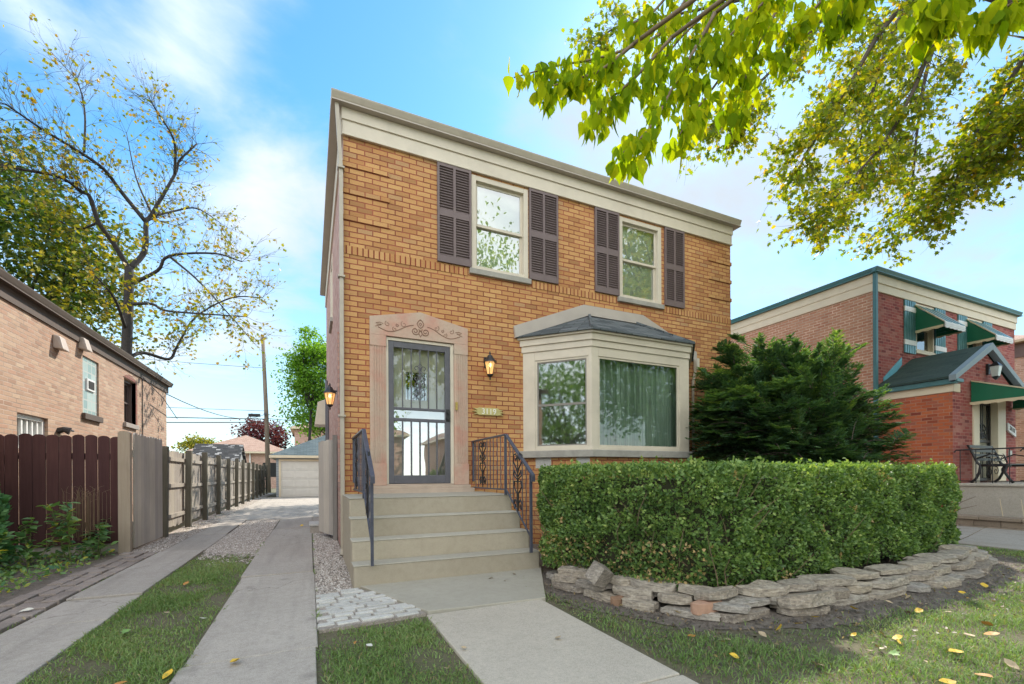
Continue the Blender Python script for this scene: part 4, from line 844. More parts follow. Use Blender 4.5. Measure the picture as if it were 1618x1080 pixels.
b.lathe([(.06, -.27), (.09, -.24), (.02, -.32)][::-1], VF.p(14.9, .16, 3.62), 4, rot=.785); b.build('bracket', M_BLACK, r); b = MB(); b.lathe([(.075, -.24), (.115, 0)], VF.p(14.9, .16, 3.62), 4, rot=.785); b.build('lantern_glass', plain('frosted_lamp_glass', (.55, .58, .55), .2, .05, 5), r)
r = empty('house_number_sign', (16.1, VY, 2.2), 'small white number board hung at a tilt beside the neighbouring porch door', 'sign')
TF = F((16.1, VY - .01, 2.18), (1, 0, 0), (0, -1, 0))
b = MB(); b.prism([TF.p(-.22, 0.0, .15), TF.p(.16, 0, .03), TF.p(.22, 0, -.04), TF.p(.22, 0, -.20), TF.p(-.16, 0, -.07), TF.p(-.22, 0, -.03)], TF.n * .035); b.build('board', plain('number_board_white', (.66, .66, .64), .5, .05, 5), r, bevel=.003)
tf = F(TF.o, (.95, 0, -.30), (0, -1, 0)); tf.z = np.array([.05, 0, 1.0]); text_mesh('3117', .15, tf, 0, -.02, .04, M_BLACK, r)
b = MB(); b.box(16.0, 16.14, 0, .03, 1.5, 1.64, VF); tag(b.build('doorbell_box', plain('grey_box', (.45, .46, .42), .5, .05, 5), bevel=.006), 'small grey square box on the red brick below the tilted number board', 'box')
# porch
b = MB(); b.box(13.22, 17.0, -4.4, VY - .004, -.1, .80); b.box(13.18, 17.04, -4.44, VY - .006, .80, .86); tag(b.build('concrete_porch', M_NBCONC, bevel=.015), 'raised grey concrete porch in front of the red brick house', 'porch')
r = empty('porch_railing', (13.27, -2.9, .86), 'thin black iron railing along the edge of the raised concrete porch', 'railing')
def rail(y0, y1, x, z0, z1, step=.26):
    b = MB(); b.tube([(x, y0, z1 - .05), (x, y0 - .03, z1), (x, y1, z1)], .016, 5); b.box(x - .01, x + .01, y1, y0, z0 + .04, z0 + .06); b.build('handrail', M_BLACK, r)
    y = y0 - .1
    while y > y1: p = MB(); p.tube([(x, y, z0), (x, y, z1)], .009, 4); p.build('baluster', M_BLACK, r); y -= step
rail(-1.43, -4.4, 13.27, .86, 1.60); rail(-2.05, -4.0, 14.6, .86, 1.62, .12)
b = MB()
for k in range(3):
    for z in (1.0, 1.25): b.tube([(14.0, -1.75 - a_ * .09, z + c_ * .2 + .03 * k) for a_, c_ in spiral((k * 1.2, .5), .1, .5, 0, 1.3, 14)], .007, 4)
b.build('scrollwork', M_BLACK, r)
# bench end-on
r = empty('garden_bench', (14.0, -1.9, .86), 'black cast iron garden bench on the concrete porch, seen from its end', 'bench')
for x in (13.62, 14.75):
    b = MB(); 
    b.tube([(x, -1.52, 1.72), (x, -1.60, 1.55), (x, -1.68, 1.32), (x, -1.74, 1.25), (x, -1.72, 1.1), (x, -1.66, .95), (x, -1.58, .87)], [.02, .024, .026, .028, .028, .026, .03], 6)
    b.tube([(x, -1.74, 1.25), (x, -1.95, 1.245), (x, -2.15, 1.25), (x, -2.22, 1.22)], .026, 6); b.tube([(x, -2.16, 1.25), (x, -2.12, 1.1), (x, -2.18, .98), (x, -2.25, .87)], .026, 6)
    b.tube([(x, -1.66, 1.4), (x, -1.9, 1.5), (x, -2.12, 1.45), (x, -2.16, 1.3)], .016, 6); b.build('end_frame', M_BLACK, r, smooth=True)
b = MB()
for k in range(5): b.box(13.62, 14.75, -2.18 + k * .09, -2.12 + k * .09, 1.262, 1.285)
b.build('seat', M_BLACK, r); b = MB()
for k in range(4): yy, zz = -1.69 + k * .045, 1.36 + k * .1; b.box(13.62, 14.75, yy, yy + .02, zz, zz + .06)
b.build('backrest', M_BLACK, r)
# low block retaining wall beside the neighbour's drive
b = MB(); M_BLOCK = concrete('tan_wall_block', (.26, .20, .15), (.36, .29, .22), .4)
for row in range(2):
    y = -7.5 + row * .2
    while y < 1.5:
        b.box(12.25 + row * .03, 12.6, y, y + .395, -.1 + row * .12 + .0, .02 + row * .12, m=0); y += .40
y = -7.6
while y < 1.5: b.box(12.22, 12.66, y, y + .595, .145, .215); y += .60
tag(b.build('retaining_wall', M_BLOCK, bevel=.012), 'low tan concrete block retaining wall along the neighbouring drive', 'wall')
b = MB(); b.box(12.6, 13.21, -7.5, 1.4, -.1, .17); tag(b.build('planting_strip_soil', M_SOIL), kind='structure')
P_ = []
for k, y in enumerate((-2.35, -2.65, -2.9, -3.2)):
    pl_ = empty('spiky_plant', (12.85, y, .17), 'dry pale stalks with a few green leaves behind the low block wall', 'plant', 'stalk plants by the neighbouring porch')
    b = MB(); b.tube([(12.85, y, .17), (12.84, y + .03, .42), (12.86, y + .05, .56)], [.008, .006, .004], 4); b.build('stalk', M_AWNCREAM, pl_)
    P_.append((pl_, y))
# the house beyond
fb = empty('brick_house', (30, 6, 0), 'tan brick house with a brown roof edge at the far right, half hidden', 'house')
FX, FY = 25.4, 1.0
b = MB(); b.box(FX, FX + 8, FY, FY + 11, -.1, 5.6); b.build('wall', brick('tan_rosy_brick', [(.42, .24, .17), (.58, .36, .26), (.52, .33, .23)], (.52, .40, .32), ms=.011), fb)
b = MB(); b.box(FX - .05, FX + 8.05, FY - .05, FY + 11.05, 5.6, 6.15); b.build('fascia', plain('brown_fascia', (.12, .075, .06), .5, .1, 4), fb)
b = MB(); b.box(FX - .35, FX + 8.35, FY - .35, FY + 11.35, 6.15, 6.24); b.build('soffit', plain('tan_soffit', (.5, .38, .24), .5, .06, 4), fb)
b = MB(); b.add([(FX - .35, FY - .35, 6.24), (FX + 8.35, FY - .35, 6.24), (FX + 8.35, FY + 11.35, 6.24), (FX - .35, FY + 11.35, 6.24), (FX + 4, FY + 4, 8.0), (FX + 4, FY + 7, 8.0)], [(0, 1, 4), (1, 2, 5, 4), (2, 3, 5), (3, 0, 4, 5)]); b.build('roof', M_SHINGTAN, fb)
FS = F((FX, FY + 11, 0), (0, -1, 0), (-1, 0, 0)); window(fb, FS, 9.4, 10.4, 2.0, 3.3, shade=M_DARKIN, glassm=M_NBGLASS); awning(fb, FS, 9.3, 10.5, 3.9, .7, .7, M_GREEN)
b = MB(); b.box(21.2, 25.3, 4.5, 4.6, 0, 2.2); tag(b.build('wooden_fence', wood('brown_fence', (.16, .10, .07), (.24, .16, .11))), 'brown timber fence closing the gap between the far right houses', 'fence')

# ------------------------------------------------------------------ brick bungalow on the left
bl = empty('brick_bungalow', (-8, 3, 0), 'single-storey buff brick bungalow with a brown gutter behind the red fence', 'house')
BX, BY0, BY1, BT = -4.1, -4.0, 10.75, 3.86
BS = F((BX, BY0, 0), (0, 1, 0), (1, 0, 0))   # u = y - BY0
gb, wb, lb = (5.02 - BY0, 5.77 - BY0, 2.37, 3.52), (7.2 - BY0, 7.98 - BY0, 2.42, 3.5), (2.82 - BY0, 3.72 - BY0, 1.55, 2.1)
b = MB(); b.wall(BS, 0, BY1 - BY0, -.1, BT + .1, [gb, wb, lb], .16); b.quad((BX, BY0, -.1), (-14, BY0, -.1), (-14, BY0, BT), (BX, BY0, BT)); b.quad((BX, BY1, -.1), (-14, BY1, -.1), (-14, BY1, BT), (BX, BY1, BT)); b.quad((-14, BY0, -.1), (-14, BY1, -.1), (-14, BY1, BT), (-14, BY0, BT)); b.build('wall', M_BUFFBRICK, bl, fix=False)
b = MB(); b.add([(BX + .12, BY0 - .2, BT + .16), (BX + .12, BY1 + .12, BT + .16), (-14.2, BY1 + .12, BT + .16), (-14.2, BY0 - .2, BT + .16), (-9, BY0 + 4, 5.5), (-9, BY1 - 4, 5.5)], [(0, 1, 5, 4), (1, 2, 5), (2, 3, 4, 5), (3, 0, 4)]); b.build('roof', shingle('brown_shingle', [(.05, .042, .036), (.09, .07, .06), (.07, .055, .05)]), bl)
M_BROWN = plain('brown_gutter', (.09, .062, .048), .7, .1, 5, dirt=.2)
b = MB(); b.box(0, BY1 - BY0 + .1, 0, .03, BT - .14, BT + .06, BS); b.box(-.2, BY1 - BY0 + .12, 0, .12, BT + .06, BT + .08, BS); b.build('fascia', M_BROWN, bl)
b = MB(); b.prism([BS.p(-.2, n_, BT + .06 + (z - 6.152)) for n_, z in prof], (0, BY1 - BY0 + .35, 0)); b.build('gutter', plain('grey_brown_gutter', (.13, .10, .08), .6, .1, 5), bl, bevel=.004)
def gblock():
    m, t, b = newmat('glass_block'); v = uvv(t); br = N(t, 'ShaderNodeTexBrick'); br.offset = 0
    for k, x in (('Scale', 1), ('Mortar Size', .012), ('Brick Width', .19), ('Row Height', .19), ('Bias', 0)): br.inputs[k].default_value = x
    t.links.new(v, br.inputs['Vector']); br.inputs['Color1'].default_value = (.27, .36, .36, 1); br.inputs['Color2'].default_value = (.44, .52, .50, 1); br.inputs['Mortar'].default_value = (.5, .5, .47, 1)
    t.links.new(br.outputs['Color'], b.inputs['Base Color']); b.inputs['Roughness'].default_value = .15; bump(t, b, noise(t, v, 18, 2), .3, .01); return m
b = MB(); u0, u1, z0, z1 = gb; b.box(u0, u1, -.08, -.03, z0, z1, BS); gw = b.build('glass_block_window', gblock(), bl)
b = MB(); um = (u0 + u1) / 2; b.box(um - .16, um + .2, -.04, 0.0, 2.86, 3.10, BS); v_ = b.build('vent_frame', M_AWNWHITE, gw, bevel=.006); b = MB(); b.box(um - .11, um + .15, -.0, .006, 2.9, 3.06, BS); b.build('vent_grille', M_DARKIN, gw)
b = MB(); b.box(u0 - .05, u1 + .05, -.1, .06, z0 - .12, z0 - .002, BS); b.build('sill', M_BROWN, gw, bevel=.006)
w_ = window(bl, BS, *wb, mats=plain('brown_window_frame', (.10, .07, .06), .5, .1, 5), n=-.08, shade=M_DARKIN, glassm=M_NBGLASS)
b = MB(); b.box(wb[0] - .06, wb[1] + .06, -.1, .06, wb[2] - .11, wb[2] - .002, BS); b.build('sill', plain('grey_sill', (.3, .26, .23), .8, .1, 6), w_, bevel=.006)
b = MB(); M_ARCH = brick('dark_arch_brick', [(.16, .06, .05), (.26, .10, .08), (.20, .08, .07)], (.3, .2, .16), bw=.07, rh=.3, ms=.008)
b.prism([BS.p(wb[0] - .06 + (wb[1] - wb[0] + .12) * i / 8, .002, wb[3] + .02 + .12 * math.sin(math.pi * i / 8)) for i in range(9)], BS.n * .012); b.box(wb[1], wb[1] + .1, -.1, .012, wb[2], wb[3], BS); b.build('arch_brick', M_ARCH, w_)
lw = window(bl, BS, *lb, mats=M_AWNWHITE, n=-.06, sash=False, fw=.07, shade=M_BLIND, glassm=M_NBGLASS)
b = MB()
for k in range(1, 6): u = lb[0] + (lb[1] - lb[0]) * k / 6; b.box(u - .022, u + .022, -.12, -.075, lb[2] + .05, lb[3] - .07, BS)
b.build('window_bars', M_AWNWHITE, lw)
for y, z in ((4.0, 3.47), (4.95, 3.70)):
    b = MB(); u = y - BY0; b.hexa([BS.p(u - .13, 0, z - .1), BS.p(u + .13, 0, z - .1), BS.p(u + .12, .15, z - .12), BS.p(u - .12, .15, z - .12), BS.p(u - .13, 0, z + .14), BS.p(u + .13, 0, z + .14), BS.p(u + .1, .09, z + .12), BS.p(u - .1, .09, z + .12)]); b.build('vent_hood', plain('putty_vent', (.44, .36, .30), .5, .1, 6), bl, bevel=.02)
b = MB(); u = 4.05 - BY0; b.tube([BS.p(u, 0, 1.92), BS.p(u, .08, 1.95), BS.p(u + .02, .16, 1.92)], [.06, .05, .07], 8); b.tube([BS.p(u, .08, 1.96), BS.p(u + .3, .1, 1.95)], .018, 6); tag(b.build('security_light', M_BLACK), 'black security light on the buff brick wall above the red fence', 'lamp')
b = MB(); u = 8.45 - BY0; b.tube([BS.p(u, .02, BT - .15), BS.p(u, .02, 1.0)], .012, 5); b.tube([BS.p(u, .03, BT - .1), BS.p(u + .9, .25, BT - .5), BS.p(u + 2.2, .3, BT - .95)], .01, 5); b.build('cable', M_BLACK, bl)
b = MB(); b.box(-6.1, -5.6, 8.0, 8.5, 4, 5.15); b.build('chimney', M_BROWN, bl)

# ------------------------------------------------------------------ fences, gate, step
M_REDF = wood('dark_red_fence', (.080, .036, .036), (.115, .052, .050)); M_TANF = wood('tan_fence_post', (.36, .29, .22), (.44, .37, .29)); M_GREYF = wood('grey_tan_fence', (.46, .415, .36), (.57, .52, .46)); M_OLDF = wood('weathered_fence', (.25, .22, .185), (.44, .395, .335)); M_POSTF = wood('mossy_post', (.11, .105, .08), (.18, .165, .125))
def picket(b, fr, u, w, z0, z1, n0=0, t=.02):
    c = .03; b.prism([fr.p(u, n0, z0), fr.p(u + w, n0, z0), fr.p(u + w, n0, z1 - c), fr.p(u + w - c, n0, z1 - .006), fr.p(u + w * .5, n0, z1), fr.p(u + c, n0, z1 - .006), fr.p(u, n0, z1 - c)], fr.n * t)
rf = empty('red_fence', (-3.3, 1.86, 0), 'dark red board fence with rounded tops left of the driveway', 'fence')
RFW = F((0, 1.86, 0)); b = MB(); x = -4.08
while x < -2.57: picket(b, RFW, x, .132 + rng.uniform(-.003, .003), .12, 1.70 + rng.uniform(-.012, .012), rng.uniform(0, .006)); x += .141
b.build('board', M_REDF, rf)
b = MB(); b.box(-4.08, -2.5, -.06, -.02, .35, .44, RFW); b.box(-4.08, -2.5, -.06, -.02, 1.35, 1.44, RFW); b.build('rail', M_REDF, rf)
b = MB(); b.box(-4.08, -2.55, -.02, .0, -.03, .13, RFW); b.build('kickboard', M_GREYF, rf)
b = MB(); picket(b, F((0, 1.80, 0)), -2.545, .14, -.03, 1.77, 0, .09); tag(b.build('fence_post', M_TANF), 'tan round-topped post at the corner of the red and grey fences', 'post')
gp = empty('grey_fence_gate', (-2.44, 2.8, 0), 'solid grey-tan board gate panel beside the tan post', 'gate'); b = MB(); GF = F((-2.44, 0, 0), (0, 1, 0), (1, 0, 0)); y = 1.95
while y < 3.3: picket(b, GF, y, .138, .02, 1.76 + rng.uniform(-.01, .01), 0, .022); y += .141
b.build('board', M_GREYF, gp); b = MB(); b.box(1.95, 3.35, -.05, -.002, .3, .4, GF); b.box(1.95, 3.35, -.05, -.002, 1.4, 1.5, GF); b.build('rail', M_GREYF, gp)
lf = empty('board_fence', (-2.5, 15, 0), 'long weathered board fence with square posts along the left of the driveway', 'fence')
LF_ = F((-2.52, 0, 0), (0, 1, 0), (1, 0, 0)); py_ = [3.55, 5.35, 7.1, 8.95, 10.7, 12.5, 14.2, 16, 17.8, 19.5, 21.3, 23.1, 24.9]
for i, y in enumerate(py_):
    p = MB(); h = 1.66 + rng.uniform(-.04, .04) + .004 * y; l_ = rng.uniform(-.02, .02); p.hexa([(-2.50, y - .055, -.1), (-2.39, y - .055, -.1), (-2.39, y + .055, -.1), (-2.50, y + .055, -.1), (-2.50 + l_, y - .055, h), (-2.39 + l_, y - .055, h), (-2.39 + l_, y + .055, h), (-2.50 + l_, y + .055, h)]); p.build('post', M_POSTF, lf, bevel=.008)
for a_, c_ in zip(py_, py_[1:]):
    p = MB(); y = a_ + .03; 
    while y < c_ - .03: w_ = min(.14, c_ - y); p.box(y, y + w_ - .006, -.025 + rng.uniform(0, .006), 0, .10 + rng.uniform(-.02, .02), 1.60 + rng.uniform(-.03, .02) + .004 * a_, LF_); y += w_
    p.build('board_panel', M_OLDF, lf)
    for z in (.28, .86, 1.42): q = MB(); dz = rng.uniform(-.02, .02); q.box(a_ + .055, c_ - .055, .0, .04, z + dz, z + dz + .075, LF_); q.build('rail', M_OLDF, lf)
g2 = empty('grey_gate', (.28, 2.1, 0), 'tall grey board gate standing open at the corner of the tan house', 'gate')
u_ = unit(np.array([.36 - .17, 1.80 - 2.5])); GG = F((.17, 2.5, 0), (*u_, 0), (u_[1], -u_[0], 0)); b = MB(); L_ = .74
for k in range(5): b.box(k * L_ / 5, (k + 1) * L_ / 5 - .006, 0, .022, .07, 1.72 + .012 * (k % 2), GG)
b.build('board', M_GREYF, g2); b = MB(); b.box(0, L_, -.04, -.002, .3, .39, GG); b.box(0, L_, -.04, -.002, 1.3, 1.39, GG); b.build('rail', M_GREYF, g2)
b = MB(); b.box(.36, .43, 1.72, 1.80, -.05, 1.80); b.build('post', wood('grey_gate_post', (.24, .225, .20), (.32, .30, .27)), g2, bevel=.004)
b = MB(); b.box(.0, .2, 2.95, 3.55, -.05, .115); s_ = b.build('side_step', M_CONC); b = MB(); b.box(-.02, .21, 2.93, 3.57, .115, .16); b.build('tread', M_WHITEST, s_, bevel=.01); tag(s_, 'low side step with a white top beside the open grey gate', 'step')

# ------------------------------------------------------------------ garage, shed, far houses, pole and wires
ga = empty('garage', (1, 22, 0), 'grey-sided garage with blue-grey roof and white overhead door at the end of the driveway', 'garage')
GX0, GX1, GY = -1.58, 4.4, 19.5; GFr = F((0, GY, 0))
m_, t_, b_ = newmat('grey_siding'); v = uvv(t_); wv = N(t_, 'ShaderNodeTexWave', bands_direction='Y', wave_profile='SAW'); wv.inputs['Scale'].default_value = 2.4; t_.links.new(v, wv.inputs[0]); t_.links.new(ramp(t_, wv.outputs['Fac'], [(0, (.14, .16, .18)), (.2, (.26, .29, .32)), (1, (.29, .32, .35))]), b_.inputs['Base Color']); M_SIDING = m_
b = MB(); b.wall(GFr, GX0, GX1, -.1, 2.02, [(-1.36, 1.2, -.05, 1.87)], .1); b.quad((GX0, GY, -.1), (GX0, GY + 6, -.1), (GX0, GY + 6, 2.02), (GX0, GY, 2.02)); b.quad((GX1, GY, -.1), (GX1, GY + 6, -.1), (GX1, GY + 6, 2.02), (GX1, GY, 2.02)); b.quad((GX0, GY + 6, -.1), (GX1, GY + 6, -.1), (GX1, GY + 6, 2.02), (GX0, GY + 6, 2.02)); b.build('wall', M_SIDING, ga, fix=False)
b = MB(); b.add([(GX0 - .3, GY - .3, 2.16), (GX1 + .3, GY - .3, 2.16), (GX1 + .3, GY + 6.3, 2.16), (GX0 - .3, GY + 6.3, 2.16), (1.41, GY + 2.9, 3.75), (1.41, GY + 3.1, 3.75)], [(0, 1, 4), (1, 2, 5, 4), (2, 3, 5), (3, 0, 4, 5)]); b.build('roof', M_SHINGBLUE, ga)
b = MB(); b.box(GX0 - .3, GX1 + .3, GY - .31, GY + 6.3, 2.02, 2.155); b.build('fascia', M_NBCREAM, ga, bevel=.01)
b = MB(); b.box(-1.46, -1.36, -.02, .03, -.02, 1.96, GFr); b.box(1.2, 1.3, -.02, .03, -.02, 1.96, GFr); b.box(-1.36, 1.2, -.02, .03, 1.86, 1.96, GFr); b.build('door_trim', M_NBCREAM, ga)
b = MB()
for r_ in range(4):
    b.box(-1.36, 1.2, -.06, -.02, .0 + r_ * .465, .458 + r_ * .465, GFr)
    for k in range(4): b.box(-1.30 + k * .63, -.76 + k * .63, -.03, -.01, .08 + r_ * .465, .38 + r_ * .465, GFr)
b.build('overhead_door', plain('white_garage_door', (.62, .59, .54), .5, .05, 4), ga, bevel=.01)
sh = empty('shed', (-3.4, 16.4, 0), 'small shed with a patchy dark shingle roof behind the weathered fence', 'shed')
b = MB(); b.box(-4.3, -2.75, 15.2, 17.2, -.1, 1.75); b.prism([(-2.75, 15.2, 1.75), (-2.75, 17.2, 1.75), (-2.75, 16.2, 2.35)], (-1.55, 0, 0)); b.build('wall', plain('grey_shed_wall', (.3, .3, .29), .7, .1, 5), sh)
b = MB()
for y0, y1 in ((15.05, 16.2), (17.35, 16.2)): b.hexa([(-4.4, y0, 1.68), (-2.65, y0, 1.68), (-2.65, y1, 2.42), (-4.4, y1, 2.42), (-4.4, y0, 1.73), (-2.65, y0, 1.73), (-2.65, y1, 2.48), (-4.4, y1, 2.48)])
b.build('roof', M_SHINGSPOT, sh)
def hip_house(name, x0, x1, y0, y1, h, rise, wallm, roofm, label, cat='house'):
    e = empty(name, ((x0 + x1) / 2, (y0 + y1) / 2, 0), label, cat); b = MB(); b.box(x0, x1, y0, y1, -.1, h); b.build('wall', wallm, e)
    b = MB(); o = .4; xm, w = (x0 + x1) / 2, min(x1 - x0, y1 - y0) / 2; ym0, ym1 = (y0 + w, y1 - w) if y1 - y0 > x1 - x0 else ((y0 + y1) / 2,) * 2; xa, xb = (xm, xm) if y1 - y0 >= x1 - x0 else (x0 + w, x1 - w)
    b.add([(x0 - o, y0 - o, h), (x1 + o, y0 - o, h), (x1 + o, y1 + o, h), (x0 - o, y1 + o, h), (xa, ym0, h + rise), (xb, ym1 if ym1 != ym0 else ym0, h + rise)], [(0, 1, 5, 4), (1, 2, 5), (2, 3, 4, 5), (3, 0, 4)] if xa != xb else [(0, 1, 4), (1, 2, 5, 4), (2, 3, 5), (3, 0, 4, 5)]); b.build('roof', roofm, e)
    b = MB(); b.box(x0 - o, x1 + o, y0 - o, y1 + o, h - .16, h - .005); b.build('fascia', M_NBCREAM, e); return e
M_FARBRICK = brick('rosy_far_brick', [(.44, .26, .20), (.56, .35, .27), (.5, .3, .24)], (.5, .38, .32))
hh = hip_house('brick_bungalow', -9.2, -2.0, 40, 50, 3.3, 1.75, M_FARBRICK, M_SHINGTAN, 'rosy brick bungalow with a hipped tan roof far beyond the driveway')
b = MB(); b.tube([(-4.9, 39.95, 3.2), (-4.9, 39.95, 0)], .06, 5); b.build('downspout', M_AWNWHITE, hh)
b = MB(); b.box(-3.9, -2.5, 39.98, 40.02, 1.0, 2.3); b.build('window', M_DARKIN, hh)
hip_house('brick_house', -1.4, 5, 44, 54, 6, 1.6, M_FARBRICK, M_SHINGTAN, 'pale two-storey house mostly hidden by the green tree behind the garage')
pole = empty('utility_pole', (-2.55, 28, 0), 'tall leaning wooden utility pole behind the garage', 'pole')
b = MB(); M_POLE = wood('pole_wood', (.17, .13, .10), (.27, .22, .17)); b.tube([(-2.55, 28, -.1), (-2.66, 28, 5), (-2.86, 28, 10.6)], [.16, .14, .11], 8); b.build('shaft', M_POLE, pole, smooth=True)
b = MB(); b.tube([(-2.72, 27.85, 5.2), (-2.72, 27.85, 5.35)], .1, 6); b.build('bracket', M_DARKMETAL, pole)
b = MB(); tb = atY(402, 656, 28); b.tube([tb + (-.35, 0, 0), tb + (.35, 0, .02)], [.11, .11], 8); tag(b.build('cable_terminal', M_BLACK), 'black cylindrical terminal hung on the cables left of the pole', 'terminal')
def wire(p, q, sag, r=.018, n=14): 
    p, q = np.array(p, float), np.array(q, float); return [p + (q - p) * t - np.array([0, 0, sag * 4 * t * (1 - t)]) for t in np.linspace(0, 1, n)], r
for (p, q, sag, r, lab) in (((-30, 29.5, 5.4), (-2.72, 28, 4.95), .3, .03, 'upper thick black cable running left from the pole above the alley'), ((-30, 29.5, 4.7), (-2.70, 28, 4.75), .35, .03, 'lowest thick black cable running left from the pole above the alley'), ((-30, 29.5, 6.0), (-2.72, 28, 5.5), .2, .015, 'thin wire just above the thick black cables left of the pole'), ((-3.8, 9.4, 3.5), (-2.7, 28, 5.3), .5, .014, 'thin service wire sagging from the bungalow corner to the pole'), ((-30, 29, 9.6), (-2.8, 28, 8.4), .4, .014, 'high thin wire crossing behind the bare tree'), ((-2.7, 28, 5.0), (30, 26, 5.0), .6, .02, 'cable running right from the pole behind the green tree')):
    pts, r = wire(p, q, sag, r); b = MB(); b.tube(pts, r, 5); tag(b.build('power_line', M_BLACK), lab, 'wire')
# houses across the street, behind the camera
for x0, lab in ((-13, 'orange brick house across the street facing the steps'), (-2, 'second orange brick house across the street with a wide front'), (10.5, 'third orange brick house across the street, end of the row')):
    e = hip_house('brick_house', x0, x0 + 8.5, -38, -28, 4.2, 2.6, M_FARBRICK, M_SHINGTAN, lab)
    for k in range(3): b = MB(); b.box(x0 + 1 + k * 2.6, x0 + 2.2 + k * 2.6, -28.02, -27.97, 1.2, 2.8); b.build('window', M_DARKIN, e)
# ------------------------------------------------------------------ vegetation
M_BARK = plain('grey_brown_bark', (.034, .028, .025), .9, .3, 14, bmp=.6, bs_scale=25)
M_TWIG = plain('dark_twig', (.075, .055, .04), .85, .2, 14, bmp=.2)
M_TWIGDRY = plain('dry_twig', (.20, .14, .085), .85, .2, 14, bmp=.2)
L_AUT = leaf('autumn_yellow_leaf', [(0, (.06, .10, .015)), (.4, (.17, .19, .02)), (.75, (.34, .27, .025)), (1, (.30, .16, .02))], .45)
L_DENSE = leaf('mixed_green_yellow_leaf', [(0, (.025, .055, .012)), (.5, (.06, .11, .02)), (.8, (.20, .20, .025)), (1, (.36, .28, .03))], .4)
L_GREEN = leaf('bright_green_leaf', [(0, (.06, .14, .02)), (.5, (.13, .27, .03)), (1, (.25, .40, .05))], .5)
L_NEAR = leaf('lime_hanging_leaf', [(0, (.07, .13, .008)), (.35, (.17, .26, .008)), (.75, (.36, .41, .010)), (1, (.52, .46, .012))], .53, .8, tboost=1.85, spec=.06)
L_FAR = leaf('olive_orange_leaf', [(0, (.07, .115, .012)), (.45, (.20, .245, .014)), (.8, (.44, .36, .018)), (1, (.46, .20, .02))], .55, tboost=1.8)
L_RED = leaf('purple_leaf', [(0, (.05, .012, .02)), (1, (.16, .035, .05))], .35)
L_YEW = leaf('yew_needle', [(0, (.045, .095, .055)), (.5, (.09, .175, .09)), (.85, (.18, .28, .10)), (1, (.34, .44, .10))], .42, .75, spec=.2)
L_HEDGE = leaf('boxwood_leaf', [(0, (.05, .105, .03)), (.45, (.13, .225, .06)), (.85, (.26, .37, .10)), (.965, (.34, .43, .12)), (1, (.48, .34, .16))], .3, .45, spec=.4)
L_ARB = leaf('arborvitae_scale', [(0, (.05, .17, .07)), (1, (.18, .36, .13))], .3)
L_PLANT = leaf('broad_plant_leaf', [(0, (.09, .22, .12)), (.6, (.22, .36, .13)), (.9, (.45, .46, .08)), (1, (.65, .55, .09))], .4)
L_GRASS = leaf('grass_blade', [(0, (.11, .19, .05)), (.55, (.21, .32, .10)), (.85, (.31, .38, .16)), (1, (.30, .25, .12))], .3, .6)

def bez(pts, n=6):                          # smooth polyline through points (Catmull-Rom)
    P = np.array(pts, float); P = np.vstack([2 * P[0] - P[1], P, 2 * P[-1] - P[-2]]); o = []
    for i in range(1, len(P) - 2):
        for t in np.linspace(0, 1, n, endpoint=False):
            a, b_, c, d = P[i - 1], P[i], P[i + 1], P[i + 2]
            o.append(.5 * (2 * b_ + (c - a) * t + (2 * a - 5 * b_ + 4 * c - d) * t * t + (3 * b_ - a - 3 * c + d) * t ** 3))
    o.append(P[-2]); return np.array(o)
def grow(b, start, d, L, r, lvl, tips, spread=.7, up=.15, n=5, kids=4):
    p = np.array(start, float); d = unit(np.array(d, float)); pts = [p.copy()]
    for i in range(n):
        d = unit(d + rng.normal(0, .16, 3) + np.array([0, 0, up * .3])); p = p + d * L / n; pts.append(p.copy())
    pts = np.array(pts); b.tube(pts, np.linspace(r, r * .35, len(pts)), 5 if r > .02 else 3, cap=False)
    if lvl == 0: tips.append(pts); return
    for k in range(kids):
        t = rng.uniform(.25, 1.0); i = min(int(t * n), n - 1); q = pts[i] + (pts[i + 1] - pts[i]) * (t * n - i)
        dd = unit(pts[i + 1] - pts[i]); e = unit(np.cross(dd, rng.normal(size=3))); nd = dd * math.cos(spread) + e * math.sin(spread)
        grow(b, q, nd, L * rng.uniform(.45, .75), r * .5, lvl - 1, tips, spread, up, n, max(2, kids - 1))
def twig_leaves(tips, per, size, droop=.3, jit=.05):
    P, D, Nn = [], [], []
    for pts in tips:
        for _ in range(rng.poisson(per)):
            t = rng.uniform(.15, 1) * (len(pts) - 1); i = min(int(t), len(pts) - 2); q = pts[i] + (pts[i + 1] - pts[i]) * (t - i)
            P.append(q + rng.normal(0, jit, 3)); D.append(unit(pts[i + 1] - pts[i]) * .5 + rng.normal(0, .7, 3) - np.array([0, 0, droop])); Nn.append(rng.normal(0, .6, 3) + (0, 0, 1))
    n = len(P); return np.array(P), np.array(D), np.array(Nn), rng.uniform(.7, 1.25, n) * size

